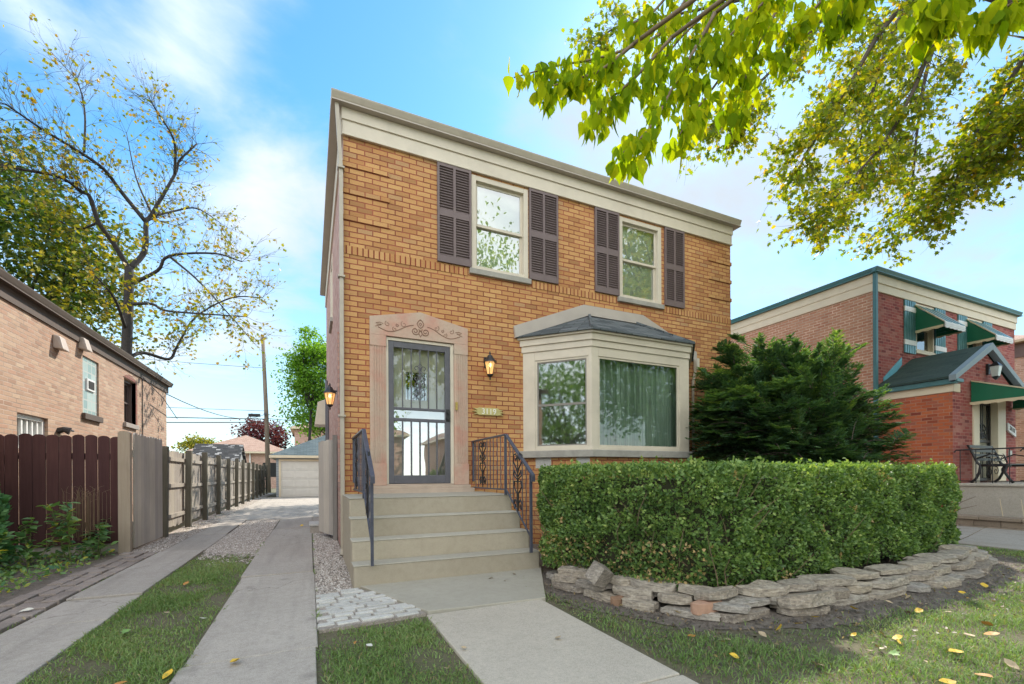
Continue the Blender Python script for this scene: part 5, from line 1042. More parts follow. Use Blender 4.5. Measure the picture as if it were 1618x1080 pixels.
# --- the sparse autumn tree behind the bungalow
YT = 14.0
t = empty('autumn_tree', (-6.0, YT, 0), 'tall thinning autumn tree with dark limbs and scattered yellow leaves behind the bungalow', 'tree')
limbs = [
 (.30, [(200, 640, 0), (200, 553, 0), (203, 480, 0), (204, 422, 0)]),
 (.15, [(204, 425, 0), (180, 385, -.3), (156, 351, -.6), (142, 311, -.8), (129, 302, -.9), (96, 280, -1.2), (44, 269, -1.6), (5, 262, -1.9)]),
 (.17, [(204, 425, 0), (229, 396, .3), (231, 351, .4), (240, 338, .5), (276, 276, .9), (284, 253, 1), (311, 227, 1.3)]),
 (.09, [(276, 276, .9), (277, 235, .6), (270, 210, .3), (249, 178, .1), (236, 155, 0)]),
 (.13, [(231, 351, .4), (191, 302, .2), (164, 267, -.2), (120, 236, -.6), (67, 204, -1.1), (9, 164, -1.6)]),
 (.06, [(133, 240, -.5), (134, 178, -.2), (124, 133, 0), (104, 107, .2)]),
 (.08, [(240, 342, .5), (276, 333, 1.2), (311, 329, 1.6), (347, 351, 2.1)]),
 (.11, [(205, 450, 0), (249, 427, -.8), (267, 404, -1.1), (338, 400, -1.7), (382, 413, -2.2)]),
 (.12, [(203, 565, 0), (227, 557, .5), (267, 567, 1.0), (280, 547, 1.2), (310, 500, 1.7), (367, 470, 2.2), (415, 470, 2.5)]),
 (.10, [(204, 480, 0), (240, 480, -.6), (260, 490, -1), (313, 495, -1.6), (390, 500, -2.2)]),
 (.10, [(199, 520, 0), (180, 470, -1.2), (143, 427, -2)]), (.07, [(156, 351, -.6), (120, 360, .2), (60, 330, 1)]), (.07, [(240, 338, .5), (215, 280, 1.6), (200, 210, 2.2)]), (.07, [(267, 404, -1.1), (320, 450, -1.5), (400, 540, -1.6)])]
b = MB(); tips = []
for r, pl in limbs:
    r *= .6
    P = bez([atY(x, y, YT + dy * 1.3) for x, y, dy in pl], 5); b.tube(P, np.linspace(r, r * .3 if r < .17 else r * .75, len(P)), 7)
    if r > .17: continue
    for i in range(2, len(P)):
        for _ in range(3 if i > len(P) * .35 else 1):
            dd = unit(P[i] - P[i - 1]); e = unit(np.cross(dd, rng.normal(size=3))); grow(b, P[i], dd * .6 + e * .8 + (0, 0, .15), rng.uniform(.55, 1.35), max(.007, r * .12), 1, tips, .6, .12, 4, 5)
b.build('trunk', M_BARK, t, smooth=True)
P, D, Nn, Sz = twig_leaves(tips, 1.9, .125); keep = rng.random(len(P)) < np.clip(1.15 - (P[:, 2] - 6) / 12, .35, 1)
tn = np.clip(rng.beta(2.2, 2, len(P)) + .1, 0, 1); leaves('crown', P[keep], D[keep], Nn[keep], Sz[keep], L_AUT, t, MAPLE, tn[keep], .15)

def clump_crown(t, c, rad, nclump, per, size, mat, tmpl=KITE, csize=.16, tint_fn=None, shell=.55, trunk=None, bark=M_BARK, cut=None):
    c = np.array(c, float); rad = np.array(rad, float)
    d = rdir(nclump); rr = (shell + (1 - shell) * rng.random(nclump)) * rng.uniform(.75, 1.12, nclump); C = c + d * rad * rr[:, None]
    if cut is not None: C = C[cut(C)]
    P = np.repeat(C, per, 0) + rng.normal(0, 1, (len(C) * per, 3)) * rad.min() * csize * np.array([1.25, 1.25, .75])
    if cut is not None: P = P[cut(P)]
    n = len(P); D = rdir(n) + unit(P - c) * .6 - (0, 0, .25); Nn = rdir(n) * .7 + (0, 0, 1)
    tint = rng.beta(2, 2, n) if tint_fn is None else tint_fn(P)
    leaves('crown', P, D, Nn, rng.uniform(.7, 1.3, n) * size, mat, t, tmpl, tint, .1)
    if trunk:
        b = MB(); base, r = np.array(trunk[0], float), trunk[1]; fork = c - (0, 0, rad[2] * .7); b.tube([base, (base + fork) / 2 + rng.normal(0, .08, 3), fork], [r, r * .85, r * .7], 8)
        for q in C[rng.choice(len(C), min(len(C), 26), False)]:
            m = fork + (q - fork) * .5 + rng.normal(0, .2, 3) + (0, 0, -.1 * rad[2]); b.tube(bez([fork, m, q], 4), np.linspace(r * .4, r * .06, 9), 5)
        b.build('trunk', bark, t, smooth=True)
    return C
t = empty('leafy_tree', (-11.5, 17, 0), 'dense green and yellow tree at the far left above the bungalow roof', 'tree')
cc_ = atY(-20, 420, 17); clump_crown(t, cc_, (4.6, 4.2, 4.4), 330, 75, .17, L_DENSE, MAPLE, .11, lambda P: np.clip(rng.beta(2, 2.4, len(P)) + .32 * (P[:, 0] - cc_[0] - .5) / 4 - .08 * (P[:, 2] - cc_[2] + 1.0) / 2, 0, 1), trunk=((cc_[0], 17, 0), .3))
t = empty('green_tree', (1.6, 29, 0), 'bright green sunlit tree rising behind the garage', 'tree')
cc_ = np.array([1.5, 29, 7.2]); clump_crown(t, cc_, (3.3, 3.2, 4.4), 170, 80, .20, L_GREEN, KITE, .13, trunk=((1.5, 29, 0), .2))
t2 = empty('green_tree', (.2, 28, 0), 'slender young green tree with a pointed top beside the tall pole', 'tree')
cc_ = atY(492, 590, 27); clump_crown(t2, cc_, (1.3, 1.3, 3.3), 90, 70, .17, L_GREEN, KITE, .16, trunk=((cc_[0], 27, 0), .12))
t = empty('green_tree', (4.4, 13.6, 0), 'backyard tree hidden behind the tan house that dapples the rear drive', 'tree')
clump_crown(t, (4.4, 13.6, 6.3), (2.9, 3.6, 2.3), 85, 60, .19, L_GREEN, KITE, .16, trunk=((4.4, 13.6, 0), .18))
t = empty('purple_tree', (-3.4, 52, 0), 'dark purple-leaved tree behind the far bungalow', 'tree'); cc_ = atY(418, 690, 52); clump_crown(t, cc_, (2.6, 2.4, 2.2), 80, 45, .3, L_RED, KITE, .2, trunk=((cc_[0], 52, 0), .2))
t = empty('yellow_bush', (-12, 58, 0), 'rounded yellow-green treetop left of the far bungalow roof', 'tree'); cc_ = atY(316, 708, 58); clump_crown(t, cc_, (2.2, 2, 1.6), 50, 40, .3, L_DENSE, KITE, .2, lambda P: rng.uniform(.6, 1, len(P)), trunk=((cc_[0], 58, 0), .2))

# --- street trees that overhang the lawn; trunks stand beyond the edge of the view
t = empty('street_tree', (6.2, -8.5, 0), 'lime green hanging leaves of a tree overhanging from the top edge', 'tree')
b = MB(); tips = []
b.tube(bez([(6.2, -8.5, -.1), (6.15, -8.5, 1.6), (5.6, -8.3, 3.4), (5.0, -8.1, 4.6)], 5), np.linspace(.2, .12, 16), 9)
near = [ # pixel paths of the drooping shoots with their distance from the camera
 [(1120, -60, 3.9), (1050, 46, 3.6), (987, 78, 3.45), (930, 95, 3.35), (883, 103, 3.3), (812, 122, 3.2)],
 [(1000, 70, 3.4), (950, 110, 3.3), (900, 128, 3.25), (850, 140, 3.2)],
 [(1130, 20, 3.5), (1085, 100, 3.2), (1062, 140, 3.1), (1035, 190, 2.95), (1008, 222, 2.8), (985, 240, 2.7)],
 [(1060, 60, 3.5), (1005, 120, 3.3), (960, 160, 3.2), (940, 190, 3.15)],
 [(1200, -20, 3.6), (1175, 60, 3.4), (1140, 120, 3.25), (1095, 180, 3.1), (1072, 215, 3.05)],
 [(1150, -30, 3.6), (1120, 40, 3.5), (1105, 100, 3.4), (1085, 150, 3.3)],
 [(1260, -30, 3.7), (1225, 20, 3.6), (1190, 90, 3.5), (1170, 150, 3.4), (1160, 190, 3.3)],
 [(1330, -40, 3.7), (1290, 10, 3.6), (1250, 50, 3.55), (1225, 100, 3.5)],
 [(1080, -40, 3.8), (1030, 20, 3.7), (990, 40, 3.6)],
 [(1400, -60, 3.4), (1360, -10, 3.3), (1330, 20, 3.3), (1300, 50, 3.3)],
 [(1560, -50, 2.7), (1500, 0, 2.6), (1470, 20, 2.6), (1445, 35, 2.6)],
 [(1680, -40, 2.9), (1610, 0, 2.7), (1570, 20, 2.65), (1540, 35, 2.6)],
 [(1240, -30, 3.3), (1200, 10, 3.2), (1150, 60, 3.1), (1130, 100, 3.1)], [(1180, -20, 4.2), (1130, 10, 4.1), (1075, 60, 4.0), (1040, 110, 3.9), (1020, 150, 3.9)]]
P, D, Nn, Sz, TT = [], [], [], [], []
hub = np.array([5.0, -8.1, 4.6])
for k, pl in enumerate(near):
    Q = bez([atD(x, y, d) for x, y, d in pl], 7); b.tube(Q, np.linspace(.014, .004, len(Q)), 5)
    m = (hub + Q[0]) / 2 + (0, 0, .35); b.tube(bez([hub, m, Q[0]], 6), np.linspace(.05, .014, 13), 6)
    nl = int(30 * len(pl))
    for _ in range(nl):
        s = rng.uniform(.10, 1.0) * (len(Q) - 1); i = min(int(s), len(Q) - 2); q = Q[i] + (Q[i + 1] - Q[i]) * (s - i)
        off_ = np.clip(rng.normal(0, .05, 3), -.075, .075); P.append(q + off_ + (0, 0, -.02)); D.append(np.array([rng.normal(0, .2), rng.normal(0, .2), -1.0]) + (Q[i + 1] - Q[i]) * 1.2); Nn.append(rng.normal(0, 1, 3) * (1, 1, .3)); Sz.append(rng.uniform(.075, .14) * (1 if k < 10 else 1.05)); TT.append(rng.beta(2.5, 2))
# the rest of the crown, out of view above and behind the camera: it shades the lawn and shows in the panes
n_ = 2600; C = np.array([5.0, -9.6, 7.6]) + rdir(330) * np.array([4.2, 2.6, 3.4]) * rng.uniform(.4, 1, (330, 1)); q = np.repeat(C, 18, 0) + rng.normal(0, .33, (330 * 18, 3)); v = q - CAMP; dep = v @ _f0; pyy = Y0 - FPX * (v @ _up) / dep; q = q[~((dep > 0) & (pyy > -25) & (FPX * (v @ _rt) / dep < 840))]
ok = (q[:, 2] > 4.3); q = q[ok]
P = np.vstack([np.array(P), q]); D = np.vstack([np.array(D), rng.normal(0, .5, (len(q), 3)) - (0, 0, .9)]); Nn = np.vstack([np.array(Nn), rng.normal(0, 1, (len(q), 3))]); Sz = np.concatenate([Sz, rng.uniform(.12, .2, len(q))]); TT = np.concatenate([TT, rng.beta(2, 2.2, len(q))])
for c in C[::6]: b.tube(bez([hub, (hub + c) / 2 + (0, 0, .3), c], 4), np.linspace(.06, .01, 9), 5)
b.build('trunk', M_TWIGDRY, t, smooth=True); leaves('crown', P, D, Nn, Sz, L_NEAR, t, (ACUM[0] * np.array([.82, 1, 1]), ACUM[1]), TT, .22)

t = empty('street_tree', (11.5, -5.6, 0), 'olive and orange leaved tree whose limbs hang in at the upper right', 'tree')
b = MB(); tips = []; TR = np.array([11.5, -5.6, 5.2])
b.tube(bez([(11.5, -5.6, -.1), (11.4, -5.6, 2.2), (11.5, -5.6, 5.2)], 6), np.linspace(.24, .16, 13), 9)
far = [(.06, [(1540, -60, 9), (1438, 0, 8.6), (1385, 60, 8.4), (1350, 120, 8.2), (1318, 170, 8), (1295, 210, 7.8), (1270, 245, 7.7)]),
 (.05, [(1500, -80, 10), (1420, 30, 9.6), (1390, 110, 9.4), (1365, 190, 9.3), (1360, 240, 9.2), (1372, 280, 9.1)]),
 (.06, [(1700, -30, 9.4), (1618, 90, 9.2), (1590, 140, 9.1), (1570, 175, 9), (1540, 215, 8.9), (1530, 240, 8.8), (1500, 300, 8.6), (1450, 340, 8.5)]),
 (.05, [(1560, -40, 8), (1480, 60, 7.9), (1440, 150, 7.8), (1400, 220, 7.7), (1330, 300, 7.6), (1290, 345, 7.5)]),
 (.05, [(1400, -60, 9), (1330, 0, 8.8), (1270, 60, 8.6), (1200, 130, 8.5), (1165, 160, 8.4), (1150, 190, 8.4)]),
 (.04, [(1300, -60, 9.8), (1200, -10, 9.6), (1080, 20, 9.4), (980, 40, 9.3), (940, 70, 9.2)]),
 (.05, [(1720, 60, 8.6), (1660, 140, 8.5), (1618, 190, 8.4), (1570, 240, 8.3), (1510, 285, 8.3)]), (.05, [(1740, 60, 8), (1680, 120, 7.9), (1640, 160, 7.8), (1605, 200, 7.8)]),
 (.05, [(1520, -30, 10.5), (1470, 90, 10.3), (1450, 200, 10.2), (1440, 290, 10), (1410, 360, 10)])]
for r, pl in far:
    Q = bez([atD(x, y, d) for x, y, d in pl], 5); b.tube(Q, np.linspace(r, .008, len(Q)), 6); b.tube(bez([TR, (TR + Q[0]) / 2 + (0, 0, .5), Q[0]], 5), np.linspace(.12, r, 11), 7)
    for i in range(2, len(Q)):
        for _ in range(3):
            dd = unit(Q[i] - Q[i - 1]); e = unit(np.cross(dd, rng.normal(size=3))); grow(b, Q[i], dd * .7 + e * .8 - (0, 0, .25), rng.uniform(.35, .9), .007, 1, tips, .6, -.25, 4, 5)
P, D, Nn, Sz = twig_leaves(tips, 6.2, .095, .5, .05)
C = np.array([12.4, -5.2, 8.6]) + rdir(420) * np.array([3.9, 3.6, 3.2]) * rng.uniform(.45, 1, (420, 1)); q = np.repeat(C, 26, 0) + rng.normal(0, .34, (420 * 26, 3))
# keep the unseen part of the crown off the open sky the photo shows
v = q - CAMP; dep = v @ _f0; pxx = 809 + FPX * (v @ _rt) / dep; pyy = Y0 - FPX * (v @ _up) / dep
q = q[~((dep > 0) & (pxx < 1760) & (pyy > -40))]
for c in C[::14]: b.tube(bez([TR, (TR + c) / 2 + (0, 0, .3), c], 4), np.linspace(.09, .01, 9), 5)
n0 = len(P); P = np.vstack([P, q]); D = np.vstack([D, rng.normal(0, .6, (len(q), 3)) - (0, 0, .6)]); Nn = np.vstack([Nn, rng.normal(0, .6, (len(q), 3)) + (0, 0, 1)]); Sz = np.concatenate([Sz, rng.uniform(.12, .19, len(q))])
b.build('trunk', M_TWIG, t, smooth=True); leaves('crown', P, D, Nn, Sz, L_FAR, t, MAPLE, rng.beta(1.8, 2.2, len(P)), .2)
for (x, y, r0, h, lab) in ((-9.8, -8.4, 3.3, 4.6, 'broad green street tree behind the camera, left of the path'), (14, -24.5, 3.6, 8, 'green street tree on the far side of the road'), (15.5, -12.8, 3.8, 6.2, 'green street tree behind the camera, right of the path'), (25, -15, 4, 6.5, 'green street tree behind the camera, farthest to the right'), (3, -25, 3.2, 6.5, 'small green tree across the road facing the door')):
    t = empty('street_tree', (x, y, 0), lab, 'tree'); clump_crown(t, (x, y, h), (r0, r0, r0 * .8), 120, 60, .2, L_GREEN, KITE, .16, trunk=((x, y, 0), .22))

# --- yew at the house corner
t = empty('yew_bush', (8.2, -1.35, 0), 'large dark green feathery yew at the right corner of the tan house', 'bush')
YC = np.array([7.85, -1.3, 1.5]); YR = np.array([2.12, 1.1, 2.12]); b = MB(); P, D, Nn, Sz, TT = [], [], [], [], []
for k in range(1050):
    d = rdir(1)[0]; d[2] = abs(d[2]) * .9 - .15 * rng.random(); d = unit(d); rr = rng.uniform(.35, 1.0) ** .5 * (1 + .16 * math.sin(5 * d[0] + 1) * math.sin(4 * d[2] + d[1] * 3)) * (1.0 if d[0] > -.3 else .97)
    dn = unit(d / 1.0); sup = 1 / (abs(dn[0]) ** 3.2 + abs(dn[1]) ** 3.2 + abs(dn[2]) ** 3.2) ** (1 / 3.2); tip = YC + d * YR * rr * (.35 + .65 * sup)
    if tip[0] > 8.7: tip[2] = 1.55 + (tip[2] - 1.55) * 1.0
    if tip[1] > -.16 and tip[0] < 8.2: continue
    if tip[2] < .5: continue
    s = YC + (tip - YC) * .55 + (0, 0, -.12); L = np.linalg.norm(tip - s); dd = unit(tip - s + np.array([rng.normal(0, .2), rng.normal(0, .2), .1]))
    ln = rng.uniform(.45, .8); Q = [tip - dd * ln * (1 - u) - np.array([0, 0, .26 * (u) ** 2]) + (0, 0, .12) for u in np.linspace(0, 1, 5)]; b.tube(Q, [.008, .007, .006, .005, .003], 3)
    side = unit(np.cross(dd, (0, 0, 1) + rng.normal(0, .25, 3))); base_t = rng.beta(2, 3) * .75 + .1 * (d[2] > .4)
    for u in np.linspace(.1, 1, 9):
        q = np.array(Q[0]) + (np.array(Q[4]) - Q[0]) * u
        for sg in (-1, 1):
            tl = (.22 - .13 * u) * rng.uniform(.7, 1.2); td = unit(side * sg * .8 + dd * .7 - (0, 0, .15) + rng.normal(0, .12, 3))
            for w in np.linspace(.1, 1, 7):
                for s2 in (-1, 1):
                    P.append(q + td * tl * w); nd = unit(td + np.cross(td, (0, 0, 1)) * s2 * 1.1); D.append(nd); Nn.append(np.array([0, 0, 1]) + rng.normal(0, .3, 3)); Sz.append(.045 * rng.uniform(.7, 1.2)); TT.append(base_t + rng.normal(0, .1) + .18 * u)
P = np.array(P); ok = ~((P[:, 1] > -.06) & (P[:, 0] < 8.0)); leaves('foliage', P[ok], np.array(D)[ok], np.array(Nn)[ok], np.array(Sz)[ok] * 1.3, L_YEW, t, (NEEDLE[0] * np.array([2.0, 1, 1]), NEEDLE[1]), np.array(TT)[ok])
for k in range(34):
    a_ = rng.uniform(0, 6.283); e = YC + np.array([math.cos(a_) * 1.5, -abs(math.sin(a_)) * .7 if k % 2 else math.sin(a_) * .7, rng.uniform(-.6, .9)]); e[1] = min(e[1], -.3); b.tube(bez([(8.2 + rng.normal(0, .15), -1.3 + rng.normal(0, .12), 0), (8.2 + (e[0] - 8.2) * .35, -1.3, .7 + .3 * rng.random()), e], 4), np.linspace(.035, .008, 9), 5)
b.build('branches', M_TWIG, t)

# --- clipped hedge
t = empty('clipped_hedge', (5.2, -2.8, 0), 'long clipped green box hedge with a squared rounded outline in front of the house', 'hedge')
HB = np.array([(2.56, -1.75), (2.36, -2.15), (2.38, -2.7), (2.56, -3.35), (2.9, -3.78), (3.35, -3.88), (4.4, -3.85), (5.5, -3.78), (6.6, -3.7), (7.6, -3.58), (8.2, -3.42), (8.5, -3.05), (8.3, -2.5), (7.6, -2.25), (5, -2.1), (3.2, -1.6)])
HBs = bez(np.vstack([HB, HB[:1]]), 6)[:-1]; seg = np.roll(HBs, -1, 0) - HBs; Ls = np.linalg.norm(seg, axis=1); cum = np.concatenate([[0], np.cumsum(Ls)]); HT = 1.17
nrm2 = np.stack([seg[:, 1], -seg[:, 0]], 1) / Ls[:, None]
def area2(p): return .5 * np.sum(p[:, 0] * np.roll(p[:, 1], -1) - np.roll(p[:, 0], -1) * p[:, 1])
if area2(HBs) < 0: nrm2 = -nrm2
def lowf(x, y, z): return np.sin(x * 5.1 + 1.3 * np.sin(z * 4)) * np.sin(z * 6.3 + y * 4.4 + x * 1.7) + .6 * np.sin(x * 11.3 + z * 9.1 + 2) * np.sin(z * 13.7 - x * 5 + y * 7)
n = 95000
s = rng.random(n) * cum[-1]; i = np.clip(np.searchsorted(cum, s) - 1, 0, len(seg) - 1); f = (s - cum[i]) / Ls[i]
xy = HBs[i] + seg[i] * f[:, None]; z = .10 + (HT - .10) * rng.random(n) ** .9
rim = np.clip((z - (HT - .10)) / .10, 0, 1); inset = .085 * rim ** 2; bulge = .05 * lowf(xy[:, 0], xy[:, 1], z) - .06 * np.clip((.3 - z) / .3, 0, 1)
dep = rng.exponential(.035, n); o_ = bulge - inset - np.minimum(dep, .2)
PS = np.column_stack([xy + nrm2[i] * o_[:, None], z]); NS_ = np.column_stack([nrm2[i], .15 + rim * .9])
gap = lowf(xy[:, 0] * 1.3 + 4, xy[:, 1], z * 1.2 + 1) ; keep = ~((gap < -.8) & (rng.random(n) < .8) & (z < HT - .12)); PS, NS_ = PS[keep], NS_[keep]; dK = dep[keep]
m = 42000; bx = np.column_stack([rng.uniform(2.3, 8.55, m), rng.uniform(-3.95, -1.5, m)])
def inpoly(p, poly):
    c = np.zeros(len(p), bool); a = poly; b_ = np.roll(poly, -1, 0)
    for (x1, y1), (x2, y2) in zip(a, b_):
        if y1 == y2: continue
        k = ((y1 > p[:, 1]) != (y2 > p[:, 1])) & (p[:, 0] < (x2 - x1) * (p[:, 1] - y1) / (y2 - y1) + x1); c ^= k
    return c
bx = bx[inpoly(bx, HBs * np.array([1, 1]))]; PT = np.column_stack([bx, HT + .018 * lowf(bx[:, 0], bx[:, 1], bx[:, 1]) - rng.exponential(.025, len(bx)) + .03 * (rng.random(len(bx)) > .96)]); NT_ = np.tile([0, 0, 1.0], (len(bx), 1))
P = np.vstack([PS, PT]); NN = np.vstack([NS_, NT_]); nn_ = len(P)
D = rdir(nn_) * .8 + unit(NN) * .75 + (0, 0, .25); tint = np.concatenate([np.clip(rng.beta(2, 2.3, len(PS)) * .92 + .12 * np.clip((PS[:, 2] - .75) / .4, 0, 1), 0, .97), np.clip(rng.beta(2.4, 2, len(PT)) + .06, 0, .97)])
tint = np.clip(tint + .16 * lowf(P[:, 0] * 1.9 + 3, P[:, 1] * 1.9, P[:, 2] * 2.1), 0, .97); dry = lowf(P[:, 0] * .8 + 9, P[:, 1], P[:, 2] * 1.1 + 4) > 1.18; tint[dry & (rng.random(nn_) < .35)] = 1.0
tint[(P[:, 0] < 3.1) & (P[:, 2] < .5) & (P[:, 2] > .15) & (rng.random(nn_) < .16)] = 1.0
nsh = 900; j = rng.integers(0, len(P), nsh); sp, sd, sn = [], [], []
for q, nv in zip(P[j], unit(NN[j])):
    if q[2] < .25: continue
    dd = unit(nv * .7 + (0, 0, .8) + rng.normal(0, .4, 3)); L = rng.uniform(.03, .11)
    for u in np.linspace(.15, 1, 7): sp.append(q + dd * L * u); sd.append(dd * .6 + rng.normal(0, .7, 3)); sn.append(rng.normal(0, 1, 3))
P = np.vstack([P, sp]); D = np.vstack([D, sd]); NN = np.vstack([NN, sn]); tint = np.concatenate([tint, np.clip(rng.normal(.75, .15, len(sp)), 0, .97)]); nn_ = len(P)
leaves('foliage', P, D, NN + rdir(nn_) * .9, rng.uniform(.020, .046, nn_), L_HEDGE, t, KITE, tint, .1)
b = MB(); core = HBs - nrm2 * .17; k = len(core); b.prism([(x, y, .12) for x, y in core], (0, 0, HT - .24)); b.build('inner_shade', plain('hedge_core_shade', (.045, .045, .022), .95, .3, 20), t)  # dark solid core stands in for the shade deep inside the hedge
b = MB()
for _ in range(110):
    j = rng.integers(0, len(HBs)); x, y = HBs[j] - nrm2[j] * rng.uniform(.02, .14); z0 = rng.uniform(.0, .8); d = np.array([*(nrm2[j] * rng.uniform(.0, .25) + rng.normal(0, .12, 2)), rng.uniform(.15, .4)]); p = np.array([x, y, z0]); b.tube([p, p + d * .5 + rng.normal(0, .02, 3), p + d], [.005, .004, .002], 3)
tag(b.build('twigs', M_TWIGDRY, t), kind='stuff')

# --- plants by the red fence
t = empty('arborvitae', (-3.80, .75, 0), 'dark green arborvitae cut by the left edge of the picture', 'shrub')
n = 9000; u = rng.random(n); a_ = rng.uniform(0, 6.283, n); rr = (.42 * (1 - .75 * u ** 2.2)) * rng.uniform(.7, 1.08, n) * (1 + .12 * np.sin(a_ * 5 + u * 14)); P = np.column_stack([-3.80 + rr * np.cos(a_), .75 + rr * np.sin(a_), .08 + 1.65 * u])
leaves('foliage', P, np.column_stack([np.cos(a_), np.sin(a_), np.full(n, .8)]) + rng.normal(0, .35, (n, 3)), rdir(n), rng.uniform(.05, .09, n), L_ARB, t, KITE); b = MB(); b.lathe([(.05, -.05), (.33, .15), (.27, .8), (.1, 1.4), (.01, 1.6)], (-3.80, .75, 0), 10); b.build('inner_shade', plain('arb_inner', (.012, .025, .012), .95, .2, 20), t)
def herb(x, y, h, nstem, lab, lsize=.13, spread=.18, tall_tint=.4):
    t = empty('leafy_plant', (x, y, GZ), lab, 'plant'); b = MB(); P, D, Nn, Sz, TT = [], [], [], [], []
    for k in range(nstem):
        dx_, dy_ = rng.normal(0, spread, 2); hh_ = h * rng.uniform(.6, 1.05); Q = bez([(x + dx_ * .2, y + dy_ * .2, GZ), (x + dx_ * .6, y + dy_ * .6, hh_ * .55), (x + dx_, y + dy_, hh_)], 6); b.tube(Q, np.linspace(.006, .003, len(Q)), 4)
        for j in range(3, len(Q)):
            for _ in range(3): a_ = rng.uniform(0, 6.283); P.append(Q[j]); D.append((math.cos(a_), math.sin(a_), rng.uniform(-.45, .5))); Nn.append((rng.normal(0, .3), rng.normal(0, .3), 1)); Sz.append(lsize * rng.uniform(.5, 1.15)); TT.append(np.clip(rng.normal(tall_tint, .25), 0, 1))
    for _ in range(26): a_ = rng.uniform(0, 6.283); r_ = rng.uniform(.02, spread * 1.4); P.append((x + r_ * math.cos(a_), y + r_ * math.sin(a_), GZ + rng.uniform(.02, .22))); D.append((math.cos(a_), math.sin(a_), rng.uniform(0, .6))); Nn.append((rng.normal(0, .4), rng.normal(0, .4), 1)); Sz.append(lsize * rng.uniform(.5, 1)); TT.append(np.clip(rng.normal(.35, .25), 0, 1))
    b.build('stem', plain('plant_stem', (.14, .17, .05), .7, .2, 10), t); leaves('foliage', P, D, Nn, Sz, L_PLANT, t, OVAL, np.array(TT), .25)
herb(-2.86, 1.15, .86, 4, 'tall leafy plant with a yellowing leaf in front of the red fence', .12, .17, .45)
herb(-3.15, .85, .6, 4, 'broad-leaved plant beside the arborvitae at the left edge', .12, .16, .35); herb(-2.68, 1.4, .5, 3, 'low blue-green plant at the foot of the red fence near the tan post', .12, .17, .25); herb(-3.35, .25, .45, 5, 'short yellowing plant at the left edge above the old brick edging', .12, .2, .6)
b = MB(); dl = []
for k in range(60): p = np.array([rng.uniform(-2.95, -2.6), rng.uniform(1.1, 1.6), rng.uniform(.75, .95)]); b.tube([p - (0, 0, .5), p, p + np.append(rng.normal(0, .04, 2), .04)], [.003, .002, .002], 3)
dp = empty('dried_stalks', (-2.8, 1.35, 0), 'thin brown dried flower stalks standing against the red fence', 'plant'); b.build('stalk', M_TWIGDRY, dp)
n = 1500; P = np.column_stack([rng.uniform(-4, -2.5, n), rng.uniform(-1.2, 1.75, n), np.full(n, GZ + .02)]); P[:, 2] += rng.random(n) * .06
k = P[:, 0] < -2.52 - .1 * rng.random(n); tag(leaves('ground_cover', P[k], rdir(k.sum()) + (0, 0, .3), rng.normal(0, .4, (k.sum(), 3)) + (0, 0, 1), rng.uniform(.03, .07, k.sum()), L_PLANT, None, OVAL, np.clip(rng.normal(.45, .25, k.sum()), 0, 1)), kind='stuff')

# --- lawn grass, thinning into bare soil
def blades(n, x0, x1, y0, y1, test):
    P = np.column_stack([rng.uniform(x0, x1, n), rng.uniform(y0, y1, n)]); return P[test(P)]
def pn(P, s=1.0, o=0): return (np.sin(P[:, 0] * 3.1 * s + o + 1.2 * np.sin(P[:, 1] * 2.3 * s)) * np.sin(P[:, 1] * 3.7 * s + 1.7 * o + np.sin(P[:, 0] * 4.1 * s)) + .5 * np.sin(P[:, 0] * 9.3 * s + P[:, 1] * 7.1 * s + o))
STOa = np.array(STO)
def dist_sto(P):
    dmin = np.full(len(P), 9.)
    for a, b_ in zip(STOa[:-1], STOa[1:]):
        v = b_ - a; t_ = np.clip(((P - a) @ v) / (v @ v), 0, 1); dmin = np.minimum(dmin, np.linalg.norm(P - a - t_[:, None] * v, axis=1))
    return dmin
bedpoly = np.array(STO + [(9.0, -2), (9, 0), (2.6, 0), (2.5, -1.8)])
G = [blades(80000, -1.44, -.70, -8, 1.6, lambda P: rng.random(len(P)) < np.clip((.9 - P[:, 1]) * 1.2, 0, 1) * (1 - .75 * np.clip((P[:, 0] + 1.05) / .35, 0, 1) * (P[:, 1] > -3.2)) * np.clip(.9 + pn(P, .9, 3) * .8, .12, 1) * np.where(P[:, 1] > -.5, .6, 1)),
     blades(52000, .06, .84, -9, -3.08, lambda P: rng.random(len(P)) < np.clip((-3.10 - P[:, 1]) * 6, .0, 1) * np.clip((P[:, 0] - .03) * 9, 0.1, 1) * np.clip((.85 - P[:, 0]) * 9, .15, 1) * np.clip(.9 + pn(P, 1.3, 1) * .8, .15, 1)),
     blades(230000, 1.9, 9.1, -8.5, -2.2, lambda P: (~inpoly(P, bedpoly)) & (rng.random(len(P)) < np.clip((dist_sto(P) - .10 - .16 * np.abs(pn(P, .8))) * 3.4, .02, 1) * np.clip((P[:, 0] - 1.88) * 7, .1, 1) * np.clip(.95 + pn(P, .7, 2) * .8, .15, 1) * np.where(P[:, 1] > -5.5, 1, .5))),
     blades(9000, 8.3, 9.15, -4.5, 2, lambda P: rng.random(len(P)) < .8), blades(9000, -6, -2.5, -8, -1.3, lambda P: rng.random(len(P)) < .7),
     blades(1200, -2.04, -1.98, -6, 1.5, lambda P: pn(P, 2) > .2), blades(900, -.73, -.66, -4, 2, lambda P: pn(P, 2) > 0), blades(700, .035, .06, -4, 3, lambda P: pn(P, 2, 1) > .3), blades(600, -2.42, -2.3, 3.5, 14, lambda P: pn(P, 2, 1) > .55)]
P = np.vstack(G); n = len(P); h = rng.uniform(.014, .042, n) * (1 + .4 * pn(P, 1.1, 5)).clip(.45, 1.6); a_ = rng.uniform(0, 6.283, n); lean = rng.uniform(.3, 1.8, n); w = rng.uniform(.0016, .0036, n); la = rng.uniform(0, 6.283, n)
